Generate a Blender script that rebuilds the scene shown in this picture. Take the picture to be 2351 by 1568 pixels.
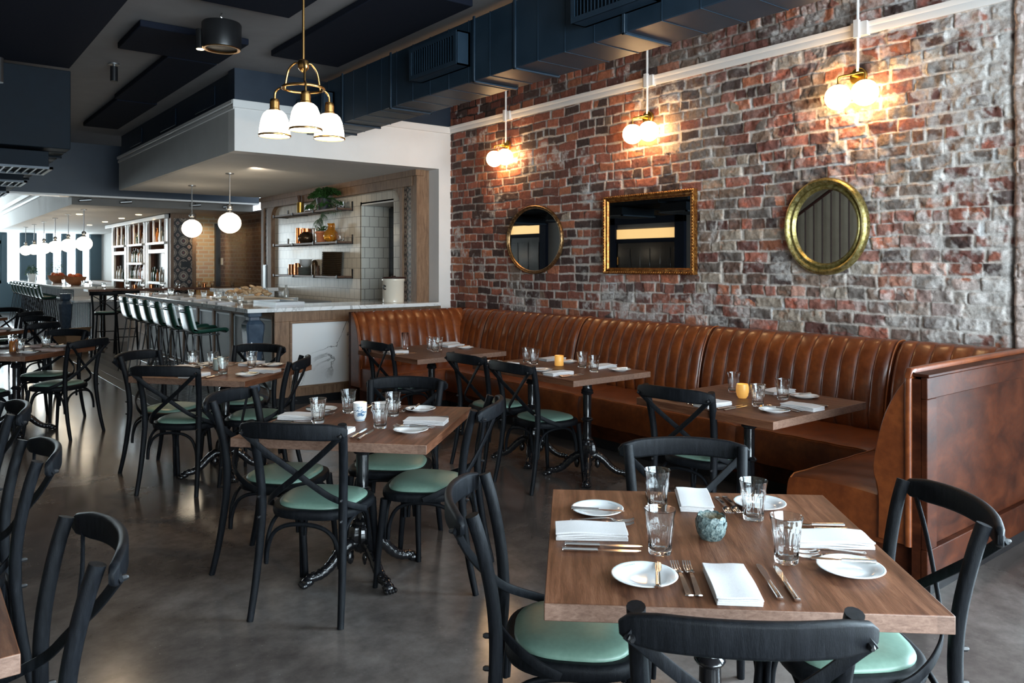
import bpy, math, random
import numpy as np
from mathutils import Vector, Matrix
random.seed(7)
PI = math.pi
S = bpy.context.scene
COL = S.collection
for o in list(bpy.data.objects): bpy.data.objects.remove(o, do_unlink=True)

# ---------------------------------------------------------------- camera
cam_d = bpy.data.cameras.new('camera'); cam = bpy.data.objects.new('camera', cam_d); COL.objects.link(cam)
cam_d.sensor_width = 36; cam_d.lens = 1786 / 2351 * 36; cam_d.shift_y = -176 / 2351
cam.location = (0, 0, 1.55); cam.rotation_euler = (PI / 2, 0, -math.atan(1402 / 1786))
cam_d.dof.use_dof = True; cam_d.dof.focus_distance = 3.4; cam_d.dof.aperture_fstop = 10
cam_d.clip_start = .05; cam_d.clip_end = 200
S.camera = cam
# ---------------------------------------------------------------- world
W = bpy.data.worlds.new('world'); S.world = W; W.use_nodes = True
bg = W.node_tree.nodes['Background']; bg.inputs[0].default_value = (.72, .87, 1, 1); bg.inputs[1].default_value = 3.0
# ---------------------------------------------------------------- large lights (daylight at the windows)
def area(name, loc, rot, sx, sy, watts, col):
    d = bpy.data.lights.new(name, 'AREA'); d.shape = 'RECTANGLE'; d.size = sx; d.size_y = sy; d.energy = watts; d.color = col
    o = bpy.data.objects.new(name, d); o.location = loc; o.rotation_euler = rot; COL.objects.link(o); return o
area('daylight_back_windows', (2.0, -3.35, 1.75), (-PI / 2, 0, PI), 6.6, 2.9, 760, (.80, .91, 1))
area('daylight_side_windows', (5.95, -.9, 1.6), (0, PI / 2, 0), 2.6, 2.6, 900, (.70, .87, 1))
area('daylight_front_windows', (.9, 30.6, 2.0), (PI / 2, 0, PI), 8.6, 3.4, 1150, (.85, .95, 1))
VS = S.view_settings; VS.view_transform = 'Standard'; VS.look = 'None'; VS.gamma = 1; VS.use_curve_mapping = False
VS.exposure = 0.53

# ================================================================ materials
def mat(name, col=(.5, .5, .5), rough=.5, metal=0., spec=.5, coat=0., coat_r=.1, trans=0., ior=1.45, sheen=0., emis=None, es=0.):
    m = bpy.data.materials.new(name); m.use_nodes = True
    b = m.node_tree.nodes['Principled BSDF']
    b.inputs['Base Color'].default_value = (*col, 1); b.inputs['Roughness'].default_value = rough
    b.inputs['Metallic'].default_value = metal; b.inputs['Specular IOR Level'].default_value = spec
    b.inputs['Coat Weight'].default_value = coat; b.inputs['Coat Roughness'].default_value = coat_r
    b.inputs['Transmission Weight'].default_value = trans; b.inputs['IOR'].default_value = ior
    if sheen: b.inputs['Sheen Weight'].default_value = sheen
    if emis: b.inputs['Emission Color'].default_value = (*emis, 1); b.inputs['Emission Strength'].default_value = es
    return m
class NT:
    """small node helper"""
    def __init__(s, m):
        s.m = m; s.t = m.node_tree; s.b = s.t.nodes['Principled BSDF']
    def n(s, typ, **kw):
        nd = s.t.nodes.new('ShaderNode' + typ)
        for k, v in kw.items():
            if k[0] == '_': nd.inputs[int(k[1:])].default_value = v
            else: setattr(nd, k, v)
        return nd
    def l(s, a, b): s.t.links.new(a, b)
    def coord(s, scale=(1, 1, 1), kind='Object', rot=(0, 0, 0), loc=(0, 0, 0)):
        tc = s.n('TexCoord'); mp = s.n('Mapping'); s.l(tc.outputs[kind], mp.inputs[0])
        mp.inputs['Scale'].default_value = scale; mp.inputs['Rotation'].default_value = rot; mp.inputs['Location'].default_value = loc
        return mp.outputs[0]
    def noise(s, vec, scale=5, detail=4, rough=.55, dist=0.):
        n = s.n('TexNoise'); s.l(vec, n.inputs['Vector']); n.inputs['Scale'].default_value = scale
        n.inputs['Detail'].default_value = detail; n.inputs['Roughness'].default_value = rough; n.inputs['Distortion'].default_value = dist
        return n
    def ramp(s, fac, stops, interp='LINEAR'):
        r = s.n('ValToRGB'); r.color_ramp.interpolation = interp; e = r.color_ramp.elements
        while len(e) < len(stops): e.new(.5)
        for i, (p, c) in enumerate(stops):
            e[i].position = p; e[i].color = (*c, 1) if len(c) == 3 else c
        s.l(fac, r.inputs[0]); return r.outputs[0]
    def mix(s, fac, a, b, mode='MIX'):
        n = s.n('Mix', data_type='RGBA', blend_type=mode)
        for sock, v in ((n.inputs[0], fac), (n.inputs[6], a), (n.inputs[7], b)):
            if isinstance(v, (int, float)): sock.default_value = v
            elif isinstance(v, tuple): sock.default_value = (*v, 1)
            else: s.l(v, sock)
        return n.outputs[2]
    def math(s, op, a, b=0.):
        n = s.n('Math', operation=op)
        for i, v in enumerate((a, b)):
            if isinstance(v, (int, float)): n.inputs[i].default_value = v
            else: s.l(v, n.inputs[i])
        return n.outputs[0]
    def bump(s, h, strength=.3, dist=.01):
        n = s.n('Bump'); n.inputs['Strength'].default_value = strength; n.inputs['Distance'].default_value = dist
        s.l(h, n.inputs['Height']); s.l(n.outputs[0], s.b.inputs['Normal']); return n
    def col(s, c): s.l(c, s.b.inputs['Base Color'])
    def rough(s, fac, lo, hi):
        n = s.n('MapRange'); s.l(fac, n.inputs[0]); n.inputs[3].default_value = lo; n.inputs[4].default_value = hi
        s.l(n.outputs[0], s.b.inputs['Roughness'])

def wood(name, dark, mid, light, scale=(9, 1.2, 9), rough=.4, board=0., bumpy=.12, coat=0.):
    m = mat(name, mid, rough, coat=coat); h = NT(m); v = h.coord(scale)
    n1 = h.noise(v, 3.2, 6, .6, .6); n2 = h.noise(h.coord(tuple(x * 7 for x in scale)), 4, 3, .7)
    c = h.ramp(n1.outputs[0], [(.28, dark), (.5, mid), (.72, light)])
    c = h.mix(.35, c, h.ramp(n2.outputs[0], [(.35, (.25, .25, .25)), (.65, (1, 1, 1))]), 'MULTIPLY')
    if board:
        w = h.n('TexWhiteNoise', noise_dimensions='1D'); sx = h.n('SeparateXYZ'); tc = h.n('TexCoord'); h.l(tc.outputs['Object'], sx.inputs[0])
        h.l(h.math('FLOOR', h.math('MULTIPLY', sx.outputs[0], 1 / board)), w.inputs['W'])
        c = h.mix(.55, c, h.ramp(w.outputs[0], [(0, (.62, .62, .62)), (1, (1, 1, 1))]), 'MULTIPLY')
    h.col(c); h.rough(n2.outputs[0], rough - .06, rough + .1); h.bump(n2.outputs[0], bumpy, .002)
    return m
M = {}
M['black_wood'] = wood('black_wood', (.003, .0035, .0045), (.006, .007, .009), (.012, .013, .016), (30, 30, 3), .38, bumpy=.55)
M['black_wood'].node_tree.nodes['Principled BSDF'].inputs['Specular IOR Level'].default_value = .13
M['table'] = wood('table_oak', (.070, .024, .012), (.165, .064, .032), (.27, .120, .066), (13, 1.1, 13), .42, board=.105, bumpy=.3)
M['table'].node_tree.nodes['Principled BSDF'].inputs['Specular IOR Level'].default_value = .3
M['table_edge'] = wood('table_oak_endgrain', (.15, .078, .052), (.23, .13, .09), (.30, .18, .13), (18, 18, 40), .5, board=.105, bumpy=.2)
M['cherry'] = wood('cherry_veneer', (.022, .005, .002), (.052, .012, .004), (.090, .023, .008), (1.6, 1.6, 2.6), .5); M['cherry'].node_tree.nodes['Principled BSDF'].inputs['Specular IOR Level'].default_value = .16
M['oak'] = wood('bar_oak', (.12, .062, .032), (.22, .125, .070), (.30, .18, .105), (14, 14, 1.6), .5)
M['oak_h'] = wood('bar_oak_horizontal', (.12, .062, .032), (.22, .125, .070), (.30, .18, .105), (1.6, 1.6, 14), .5)
M['brown_shelf'] = wood('walnut', (.06, .03, .02), (.12, .06, .035), (.18, .1, .06), (8, 1.2, 8), .45)
def simple_noise(name, c1, c2, scale, rough, bump=0., **kw):
    m = mat(name, c1, rough, **kw); h = NT(m); n = h.noise(h.coord(), scale, 5)
    h.col(h.ramp(n.outputs[0], [(.35, c1), (.65, c2)])); h.rough(n.outputs[0], rough * .85, rough * 1.2)
    if bump: h.bump(n.outputs[0], bump, .003)
    return m
M['vinyl'] = simple_noise('green_vinyl', (.140, .228, .180), (.158, .255, .200), 60, .36, .05)
M['iron'] = simple_noise('cast_iron', (.006, .006, .007), (.012, .012, .014), 30, .16, .1, coat=.6, coat_r=.08)
# saddle leather
m = mat('saddle_leather', (.25, .07, .02), .33, coat=.35, coat_r=.22); h = NT(m)
n1 = h.noise(h.coord(), 3.5, 6, .65); n2 = h.noise(h.coord(), 28, 5, .7, .4); n3 = h.noise(h.coord(), 160, 3, .6)
c = h.ramp(n1.outputs[0], [(.3, (.105, .022, .005)), (.5, (.165, .038, .008)), (.72, (.27, .070, .015))])
c = h.mix(.4, c, h.ramp(n2.outputs[0], [(.35, (.5, .45, .4)), (.62, (1, 1, 1))]), 'MULTIPLY')
h.col(c); h.rough(n2.outputs[0], .28, .44)
h.bump(h.math('ADD', h.math('MULTIPLY', n2.outputs[0], .6), h.math('MULTIPLY', n3.outputs[0], .35)), .22, .004)
M['leather'] = m
M['piping'] = mat('leather_piping', (.30, .085, .022), .32, coat=.3)
M['porcelain'] = mat('porcelain', (.80, .82, .83), .12, coat=.6, coat_r=.05)
m = mat('rimmed_porcelain', (.82, .84, .85), .1, coat=.6, coat_r=.05); h = NT(m)
tc = h.n('TexCoord'); sp = h.n('SeparateXYZ'); h.l(tc.outputs['Object'], sp.inputs[0])
r2 = h.math('SQRT', h.math('ADD', h.math('MULTIPLY', sp.outputs[0], sp.outputs[0]), h.math('MULTIPLY', sp.outputs[1], sp.outputs[1])))
band = h.math('MULTIPLY', h.math('GREATER_THAN', r2, .0768), h.math('LESS_THAN', r2, .0782))
h.col(h.mix(band, (.82, .84, .85), (.35, .62, .66))); M['plate'] = m
M['ink'] = mat('pale_teal_ink', (.16, .36, .42), .4)
M['steel'] = mat('polished_cutlery_steel', (.72, .70, .67), .13, metal=1)
M['steel_d'] = mat('stainless', (.36, .37, .38), .42, metal=1)
M['brass'] = mat('antique_brass', (.36, .20, .07), .26, metal=1)
M['gold_brass'] = mat('aged_gold_brass', (.42, .28, .07), .3, metal=1)
M['copper'] = mat('copper', (.75, .27, .11), .18, metal=1)
M['glass'] = mat('tumbler_glass', (.97, .985, .985), .0, trans=1, ior=1.45)
M['amber'] = mat('amber_glass', (.75, .35, .04), .03, trans=.75, ior=1.45)
M['linen'] = simple_noise('linen', (.54, .515, .51), (.61, .59, .585), 320, .85, .10, sheen=.2)
M['linen_pink'] = simple_noise('rose_linen', (.42, .30, .27), (.50, .38, .34), 240, .85, .25)
M['mirror'] = mat('mirror_silver', (.80, .82, .82), .01, metal=1)
M['white'] = simple_noise('white_paint', (.70, .675, .65), (.74, .715, .69), 3, .55)
M['trim'] = mat('trim_paint', (.72, .70, .68), .4)
M['navy'] = simple_noise('navy_paint', (.010, .019, .034), (.014, .025, .043), 4, .42)
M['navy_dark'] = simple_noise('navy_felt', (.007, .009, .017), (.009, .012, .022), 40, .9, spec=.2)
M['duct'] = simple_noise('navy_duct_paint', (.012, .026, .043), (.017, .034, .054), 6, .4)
M['duct_shaded'] = simple_noise('shaded_navy_duct_paint', (.004, .007, .011), (.006, .010, .015), 6, .6, spec=.12)  # duct navy darkened: the weak light at upper left is in the colour
M['ceil'] = simple_noise('grey_ceiling_paint', (.24, .225, .225), (.27, .255, .255), 5, .7)
M['ceil_white'] = simple_noise('white_ceiling_paint', (.62, .60, .57), (.66, .64, .61), 3, .7)
M['shaded_side'] = simple_noise('shaded_soffit_paint', (.50, .49, .47), (.54, .53, .51), 4, .6)  # white soffit paint greyed: shade on the side away from daylight is painted in
M['black'] = mat('black_metal', (.01, .01, .011), .35)
M['black_gloss'] = mat('black_gloss', (.006, .007, .009), .15)
M['bluepost'] = simple_noise('blue_grey_enamel', (.035, .055, .085), (.05, .075, .11), 14, .25, coat=.4)
M['barpanel'] = simple_noise('grey_panel_paint', (.13, .14, .14), (.16, .17, .165), 5, .4)
M['cream'] = mat('cream_stoneware', (.66, .60, .50), .2, coat=.4)
M['terracotta'] = simple_noise('terracotta', (.45, .15, .06), (.52, .19, .09), 20, .75)
M['leaf'] = simple_noise('green_leaves', (.018, .055, .012), (.04, .12, .03), 9, .45)
M['black_pot'] = mat('black_pot', (.02, .02, .025), .5)
M['wax'] = mat('ochre_candle_glass', (.62, .33, .075), .35, emis=(1, .45, .1), es=.25)
M['wick_glow'] = mat('candle_glow', (1, .75, .45), .4, emis=(1, .55, .2), es=2.2)
M['celadon'] = simple_noise('celadon_ceramic', (.34, .40, .37), (.42, .47, .43), 30, .35, coat=.3)
M['teal_pot'] = simple_noise('teal_leaf_ceramic', (.025, .055, .062), (.20, .25, .235), 150, .4, .6)
M['shade'] = mat('opal_glass_shade', (.95, .92, .88), .3, emis=(1, .84, .62), es=5.5)
M['globe'] = mat('opal_globe_warm', (.95, .92, .88), .3, emis=(1, .62, .29), es=21)
M['globe_bar'] = mat('opal_globe_bar', (.95, .92, .88), .3, emis=(1, .83, .60), es=6)
M['lampface'] = mat('lit_lens', (1, .9, .7), .3, emis=(1, .78, .45), es=9)
M['transom'] = mat('lit_transom', (.9, .6, .25), .4, emis=(1, .62, .24), es=.75)
M['grey_wall'] = simple_noise('grey_wall_paint', (.16, .15, .14), (.18, .17, .155), 3, .7)
M['beige_wall'] = simple_noise('beige_wall_paint', (.22, .175, .125), (.26, .21, .15), 3, .8)
M['stairwood'] = mat('dark_red_wood', (.03, .011, .008), .5, spec=.2)
M['cardboard'] = mat('cardboard', (.30, .17, .09), .85)
M['bread'] = simple_noise('bread_crust', (.62, .47, .30), (.36, .20, .09), 26, .8, .6)
M['board'] = mat('pale_board', (.62, .57, .50), .5)
M['fruit'] = simple_noise('orange_fruit', (.55, .16, .03), (.45, .05, .02), 12, .45)
M['basket'] = simple_noise('brown_bowl', (.22, .08, .03), (.30, .12, .05), 50, .6, .6)
M['bottle_green'] = mat('dark_bottle_glass', (.01, .03, .015), .06, coat=.5)
M['bottle_clear'] = mat('clear_bottle_glass', (.30, .31, .30), .05, coat=.8)
M['bottle_amber'] = mat('amber_bottle_glass', (.30, .10, .02), .06, coat=.6)
M['cabinet_in'] = wood('back_bar_walnut', (.13, .040, .016), (.20, .065, .026), (.26, .09, .038), (3, 3, 1.5), .45)
M['cabinet_white'] = mat('back_bar_white', (.50, .50, .50), .35)
M['stool_vinyl'] = mat('dark_green_stool_leather', (.012, .050, .034), .24, coat=.5, coat_r=.2)
M['dark_mesh'] = mat('dark_brass_bowl', (.07, .045, .025), .25, metal=.7)
M['mullion'] = mat('blue_grey_mullion', (.10, .17, .22), .5)
M['sage'] = mat('grey_stoneware', (.28, .31, .30), .4)
M['blue_ink'] = mat('cobalt_ink', (.03, .12, .24), .3)

def thin_glass(name):
    m = bpy.data.materials.new(name); m.use_nodes = True; t = m.node_tree; t.nodes.clear()
    o = t.nodes.new('ShaderNodeOutputMaterial'); mx = t.nodes.new('ShaderNodeMixShader'); f = t.nodes.new('ShaderNodeFresnel'); f.inputs[0].default_value = 1.3
    a = t.nodes.new('ShaderNodeBsdfTransparent'); a.inputs[0].default_value = (.96, .98, .98, 1); g = t.nodes.new('ShaderNodeBsdfGlossy'); g.inputs['Roughness'].default_value = .02
    t.links.new(f.outputs[0], mx.inputs[0]); t.links.new(a.outputs[0], mx.inputs[1]); t.links.new(g.outputs[0], mx.inputs[2]); t.links.new(mx.outputs[0], o.inputs[0])
    return m
M['pane'] = thin_glass('window_glass')
# gilt frames
def gilt(name, c1, c2, c3):
    m = mat(name, c2, .32, metal=.85); h = NT(m); n = h.noise(h.coord(), 35, 5, .7)
    h.col(h.ramp(n.outputs[0], [(.3, c1), (.5, c2), (.7, c3)])); h.rough(n.outputs[0], .25, .5); h.bump(n.outputs[0], .3, .004); return m
M['gilt_red'] = gilt('red_gilt', (.06, .016, .005), (.30, .115, .025), (.60, .31, .085))
M['gilt_green'] = gilt('green_gilt', (.09, .09, .035), (.34, .27, .09), (.50, .46, .25))
M['gilt_dark'] = gilt('dark_gilt', (.05, .025, .012), (.22, .12, .05), (.45, .30, .14))
# polished concrete
m = mat('polished_concrete', (.05, .045, .04), .2, spec=.5); h = NT(m)
n1 = h.noise(h.coord(), .9, 7, .62, .5); n2 = h.noise(h.coord(), 7, 6, .7); n3 = h.noise(h.coord(), 60, 2, .5)
c = h.ramp(n1.outputs[0], [(.32, (.062, .052, .048)), (.5, (.118, .102, .093)), (.68, (.20, .178, .165))])
c = h.mix(.8, c, h.ramp(n2.outputs[0], [(.3, (.5, .48, .48)), (.7, (1.15, 1.12, 1.1))]), 'MULTIPLY')
c = h.mix(h.ramp(n3.outputs[0], [(.70, (0, 0, 0)), (.76, (.5, .5, .5))]), c, (.2, .19, .17))
h.col(c); h.rough(n1.outputs[0], .10, .24); M['concrete'] = m
# triangle floor tile
m = mat('triangle_tile', (.05, .05, .05), .3); h = NT(m); v = h.coord(kind='Object'); sp = h.n('SeparateXYZ'); h.l(v, sp.inputs[0])
fx = h.math('FRACT', h.math('MULTIPLY', sp.outputs[0], 1 / .155)); fy = h.math('FRACT', h.math('MULTIPLY', sp.outputs[1], 1 / .155))
tri = h.math('GREATER_THAN', fx, fy); g1 = h.math('LESS_THAN', fx, .02); g2 = h.math('LESS_THAN', fy, .02); g = h.math('MAXIMUM', g1, g2)
c = h.mix(tri, (.015, .016, .018), (.12, .118, .11)); h.col(h.mix(g, c, (.03, .03, .03))); M['tri_tile'] = m
# ceramic wall tiles: brick texture laid in a plane
def tiles(name, c1, c2, grout, w, hgt, axes, rough=.08, off=.5, gap=.004, bump=.3):
    m = mat(name, c1, rough, coat=.3, coat_r=.05); h = NT(m); tc = h.n('TexCoord'); sp = h.n('SeparateXYZ'); h.l(tc.outputs['Object'], sp.inputs[0])
    cb = h.n('CombineXYZ'); h.l(sp.outputs[axes[0]], cb.inputs[0]); h.l(sp.outputs[axes[1]], cb.inputs[1])
    b = h.n('TexBrick'); h.l(cb.outputs[0], b.inputs['Vector']); b.offset = off
    b.inputs['Color1'].default_value = (*c1, 1); b.inputs['Color2'].default_value = (*c2, 1); b.inputs['Mortar'].default_value = (*grout, 1)
    b.inputs['Scale'].default_value = 1; b.inputs['Mortar Size'].default_value = gap; b.inputs['Brick Width'].default_value = w; b.inputs['Row Height'].default_value = hgt
    h.col(b.outputs['Color']); n = h.noise(h.coord(), 9, 2); hh = h.math('ADD', h.math('MULTIPLY', b.outputs['Fac'], -1.), h.math('MULTIPLY', n.outputs[0], .5)); h.bump(hh, bump, .004); return m
M['tile_x'] = tiles('cream_wall_tile', (.56, .51, .43), (.62, .57, .49), (.25, .22, .18), .15, .15, (1, 2), .28)
M['tile_x'].node_tree.nodes['Principled BSDF'].inputs['Specular IOR Level'].default_value = .22; M['tile_x'].node_tree.nodes['Principled BSDF'].inputs['Coat Weight'].default_value = .08
M['tile_y'] = tiles('cream_jamb_tile', (.60, .58, .52), (.62, .60, .54), (.18, .17, .15), .15, .15, (0, 2))
M['dark_brick'] = tiles('dark_glazed_brick', (.12, .065, .048), (.17, .095, .07), (.20, .15, .12), .21, .085, (1, 2), .16, gap=.012, bump=.9)
M['yellow_brick'] = tiles('yellow_brick', (.42, .27, .12), (.30, .14, .06), (.40, .33, .22), .22, .085, (0, 2), .6, gap=.014, bump=.8)
M['soft_brick'] = tiles('pale_brick', (.38, .20, .15), (.30, .16, .12), (.5, .46, .42), .22, .092, (1, 2), .8, gap=.014, bump=.9)
# patterned encaustic tile (medallions on dark lattice)
def medallion(name, axes, s, s2=None):
    s2 = s2 or s
    m = mat(name, (.5, .45, .4), .35); h = NT(m); tc = h.n('TexCoord'); sp = h.n('SeparateXYZ'); h.l(tc.outputs['Object'], sp.inputs[0])
    def cell(ox, oy):
        u = h.math('SUBTRACT', h.math('FRACT', h.math('ADD', h.math('MULTIPLY', sp.outputs[axes[0]], 1 / s), ox)), .5)
        v = h.math('SUBTRACT', h.math('FRACT', h.math('ADD', h.math('MULTIPLY', sp.outputs[axes[1]], 1 / s2), oy)), .5)
        return h.math('ABSOLUTE', u), h.math('ABSOLUTE', v)
    u, v = cell(0, 0); d = h.math('ADD', u, v); mx = h.math('MAXIMUM', u, v)
    ring = h.math('MULTIPLY', h.math('ADD', d, h.math('MULTIPLY', mx, .9)), .62)
    c = h.ramp(ring, [(0, (.22, .06, .06)), (.10, (.022, .018, .018)), (.19, (.36, .29, .23)), (.38, (.022, .018, .018)), (.45, (.36, .29, .23)), (.52, (.022, .018, .018))], 'CONSTANT')
    u, v = cell(.5, .5); d2 = h.math('ADD', h.math('ADD', u, v), h.math('MULTIPLY', h.math('MAXIMUM', u, v), .4))
    c2 = h.ramp(d2, [(0, (.24, .07, .07)), (.07, (.022, .018, .018)), (.11, (.36, .27, .22)), (.24, (.022, .018, .018))], 'CONSTANT')
    h.col(h.mix(h.math('LESS_THAN', d2, .26), c, c2)); return m
M['medallion_y'] = medallion('medallion_tile', (0, 2), .222, .24)
M['mosaic_x'] = medallion('mosaic_strip_tile', (1, 2), .12)
# marble
m = mat('veined_marble', (.72, .73, .73), .12, coat=.3, coat_r=.05); h = NT(m)
n1 = h.noise(h.coord(), 1.6, 6, .6, 1.4); n2 = h.noise(h.coord(), .9, 4, .5, .8)
vein = h.math('ABSOLUTE', h.math('SUBTRACT', n1.outputs[0], .5))
c = h.ramp(vein, [(0, (.20, .20, .20)), (.007, (.42, .42, .42)), (.022, (1, 1, 1))])
c = h.mix(h.ramp(n2.outputs[0], [(.40, (0, 0, 0)), (.50, (1, 1, 1))]), (1., 1., 1.), c)
h.col(h.mix(1., (.74, .75, .75), c, 'MULTIPLY')); M['marble'] = m
# old brick (colours per brick come from the mesh itself)
m = mat('old_brick', (.3, .1, .06), .85, spec=.25); h = NT(m)
at = h.n('Attribute', attribute_name='Col'); n1 = h.noise(h.coord(), 45, 5, .7); n2 = h.noise(h.coord(), 170, 3, .6)
c = h.mix(.75, at.outputs['Color'], h.ramp(n1.outputs[0], [(.3, (.55, .52, .5)), (.6, (1.1, 1.1, 1.1))]), 'MULTIPLY')
h.col(c); h.bump(h.math('ADD', n1.outputs[0], h.math('MULTIPLY', n2.outputs[0], .5)), .55, .006); M['brick'] = m

# ================================================================ mesh builder
class MB:
    def __init__(s): s.v = []; s.f = []
    def add(s, vs, fs, T=None):
        o = len(s.v)
        for p in vs:
            p = Vector(p)
            if T is not None: p = T @ p
            s.v.append(p)
        for f in fs: s.f.append([o + i for i in f])
        return s
    def box(s, x0, x1, y0, y1, z0, z1, T=None):
        vs = [(x, y, z) for z in (z0, z1) for y in (y0, y1) for x in (x0, x1)]
        return s.add(vs, [(0, 2, 3, 1), (4, 5, 7, 6), (0, 1, 5, 4), (2, 6, 7, 3), (0, 4, 6, 2), (1, 3, 7, 5)], T)
    def cbox(s, c, d, T=None):
        return s.box(c[0] - d[0] / 2, c[0] + d[0] / 2, c[1] - d[1] / 2, c[1] + d[1] / 2, c[2] - d[2] / 2, c[2] + d[2] / 2, T)
    def lathe(s, prof, n=24, T=None, mod=None, closed=False):
        vs = []; fs = []
        for (r, z) in prof:
            for i in range(n):
                a = 2 * PI * i / n; rr = r * (mod(a, z) if mod else 1)
                vs.append((rr * math.cos(a), rr * math.sin(a), z))
        m = len(prof)
        for j in range(m - 1 + (1 if closed else 0)):
            for i in range(n):
                a, b = j * n + i, j * n + (i + 1) % n; j2 = (j + 1) % m
                fs.append((a, b, j2 * n + (i + 1) % n, j2 * n + i))
        if not closed:
            if prof[0][0] > 1e-4: fs.append(tuple(reversed(range(n))))
            if prof[-1][0] > 1e-4: fs.append(tuple(range((m - 1) * n, m * n)))
        return s.add(vs, fs, T)
    def sweep(s, pts, sec, hint=(0, 0, 1), T=None, scale=None, cap=True, ring=False):
        """sec: closed 2D section (side, up); hint: up direction (or list of them)"""
        P = [Vector(p) for p in pts]; n = len(P); k = len(sec); vs = []; fs = []
        for i, p in enumerate(P):
            if ring: t = P[(i + 1) % n] - P[i - 1]
            else: t = (P[min(i + 1, n - 1)] - P[max(i - 1, 0)])
            t.normalize(); up = Vector(hint[i] if isinstance(hint, list) else hint)
            side = t.cross(up)
            if side.length < 1e-4: side = t.cross(Vector((0, 1, 0.01)))
            side.normalize(); u = side.cross(t); sc = scale[i] if scale else 1
            for (a, b) in sec:
                if isinstance(sc, tuple): a, b = a * sc[0], b * sc[1]
                else: a, b = a * sc, b * sc
                vs.append(p + side * a + u * b)
        for i in range(n if ring else n - 1):
            i2 = (i + 1) % n
            for j in range(k): fs.append((i * k + j, i * k + (j + 1) % k, i2 * k + (j + 1) % k, i2 * k + j))
        if cap and not ring: fs.append(tuple(reversed(range(k)))); fs.append(tuple(range((n - 1) * k, n * k)))
        return s.add(vs, fs, T)
    def tube(s, pts, r, n=10, T=None, hint=(0, 0, 1), ring=False):
        P = [Vector(p) for p in pts]; m = len(P)     # parallel-transported frames: no pinching
        tan = [(P[min(i + 1, m - 1)] - P[max(i - 1, 0)]).normalized() for i in range(m)]
        u = tan[0].cross(Vector((.31, .17, .93))); u = (u if u.length > .2 else tan[0].cross(Vector((.93, .2, .1)))).normalized(); hs = []
        for i in range(m):
            u = (u - tan[i] * u.dot(tan[i])).normalized(); hs.append(u.copy())
        hint = hs
        rad = r if isinstance(r, (list, tuple)) else [r] * len(pts)
        sec = [(math.cos(2 * PI * i / n), math.sin(2 * PI * i / n)) for i in range(n)]
        return s.sweep(pts, sec, hint, T, [x for x in rad], ring=ring)
    def prism(s, poly, z0, z1, T=None):
        n = len(poly); vs = [(x, y, z0) for x, y in poly] + [(x, y, z1) for x, y in poly]
        fs = [tuple(reversed(range(n))), tuple(range(n, 2 * n))] + [(i, (i + 1) % n, n + (i + 1) % n, n + i) for i in range(n)]
        return s.add(vs, fs, T)
    def sphere(s, c, r, n=16, T=None, sq=(1, 1, 1)):
        prof = [(max(1e-5, math.sin(PI * i / (n // 2)) * 1), -math.cos(PI * i / (n // 2))) for i in range(n // 2 + 1)]
        mb = MB().lathe(prof, n); L = Matrix.Translation(c) @ Matrix.Diagonal((r * sq[0], r * sq[1], r * sq[2], 1))
        if T is not None: L = T @ L
        return s.add(mb.v, mb.f, L)
    def grid(s, fn, nu, nv, T=None):
        vs = [fn(i / nu, j / nv) for j in range(nv + 1) for i in range(nu + 1)]
        fs = [(j * (nu + 1) + i, j * (nu + 1) + i + 1, (j + 1) * (nu + 1) + i + 1, (j + 1) * (nu + 1) + i) for j in range(nv) for i in range(nu)]
        return s.add(vs, fs, T)
    def mesh(s, name):
        me = bpy.data.meshes.new(name); me.from_pydata([tuple(v) for v in s.v], [], s.f); me.validate(); me.update(); return me
    def build(s, name, m, parent=None, bevel=0, smooth=35, subsurf=0, seg=2):
        me = s.mesh(name); me.materials.append(m if not isinstance(m, str) else M[m])
        import bmesh
        bm = bmesh.new(); bm.from_mesh(me); bmesh.ops.recalc_face_normals(bm, faces=bm.faces); bm.to_mesh(me); bm.free()
        if smooth:
            for p in me.polygons: p.use_smooth = True
            me.set_sharp_from_angle(angle=math.radians(smooth))
        o = bpy.data.objects.new(name, me); COL.objects.link(o)
        if parent: o.parent = parent
        if bevel:
            b = o.modifiers.new('bevel', 'BEVEL'); b.width = bevel; b.segments = seg; b.limit_method = 'ANGLE'; b.angle_limit = math.radians(40)
            b.harden_normals = False
        if subsurf:
            b = o.modifiers.new('sub', 'SUBSURF'); b.levels = subsurf; b.render_levels = subsurf
        return o
def cat(pts, n):
    """Catmull-Rom resample through points"""
    P = [Vector(p) for p in pts]; P = [2 * P[0] - P[1]] + P + [2 * P[-1] - P[-2]]; out = []
    for i in range(1, len(P) - 2):
        for k in range(n):
            t = k / n; a, b, c, d = P[i - 1], P[i], P[i + 1], P[i + 2]
            out.append(.5 * ((2 * b) + (c - a) * t + (2 * a - 5 * b + 4 * c - d) * t * t + (3 * b - a - 3 * c + d) * t ** 3))
    out.append(P[-2]); return out
def rrect(w, h, r=.004, n=3):
    out = []
    for cx, cy, a0 in ((w / 2 - r, h / 2 - r, 0), (-w / 2 + r, h / 2 - r, 90), (-w / 2 + r, -h / 2 + r, 180), (w / 2 - r, -h / 2 + r, 270)):
        for i in range(n + 1):
            a = math.radians(a0 + 90 * i / n); out.append((cx + r * math.cos(a), cy + r * math.sin(a)))
    return out
def empty(name, loc=(0, 0, 0), rz=0):
    o = bpy.data.objects.new(name, None); o.empty_display_size = .05; COL.objects.link(o); o.location = loc; o.rotation_euler = (0, 0, rz); return o
def tag(o, label, category, group=None, kind=None):
    o['label'] = label; o['category'] = category
    if group: o['group'] = group
    elif 'group' in o: del o['group']
    if kind: o['kind'] = kind
    return o
def struct(o): o['kind'] = 'structure'; return o
KIDS = {}
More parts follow.
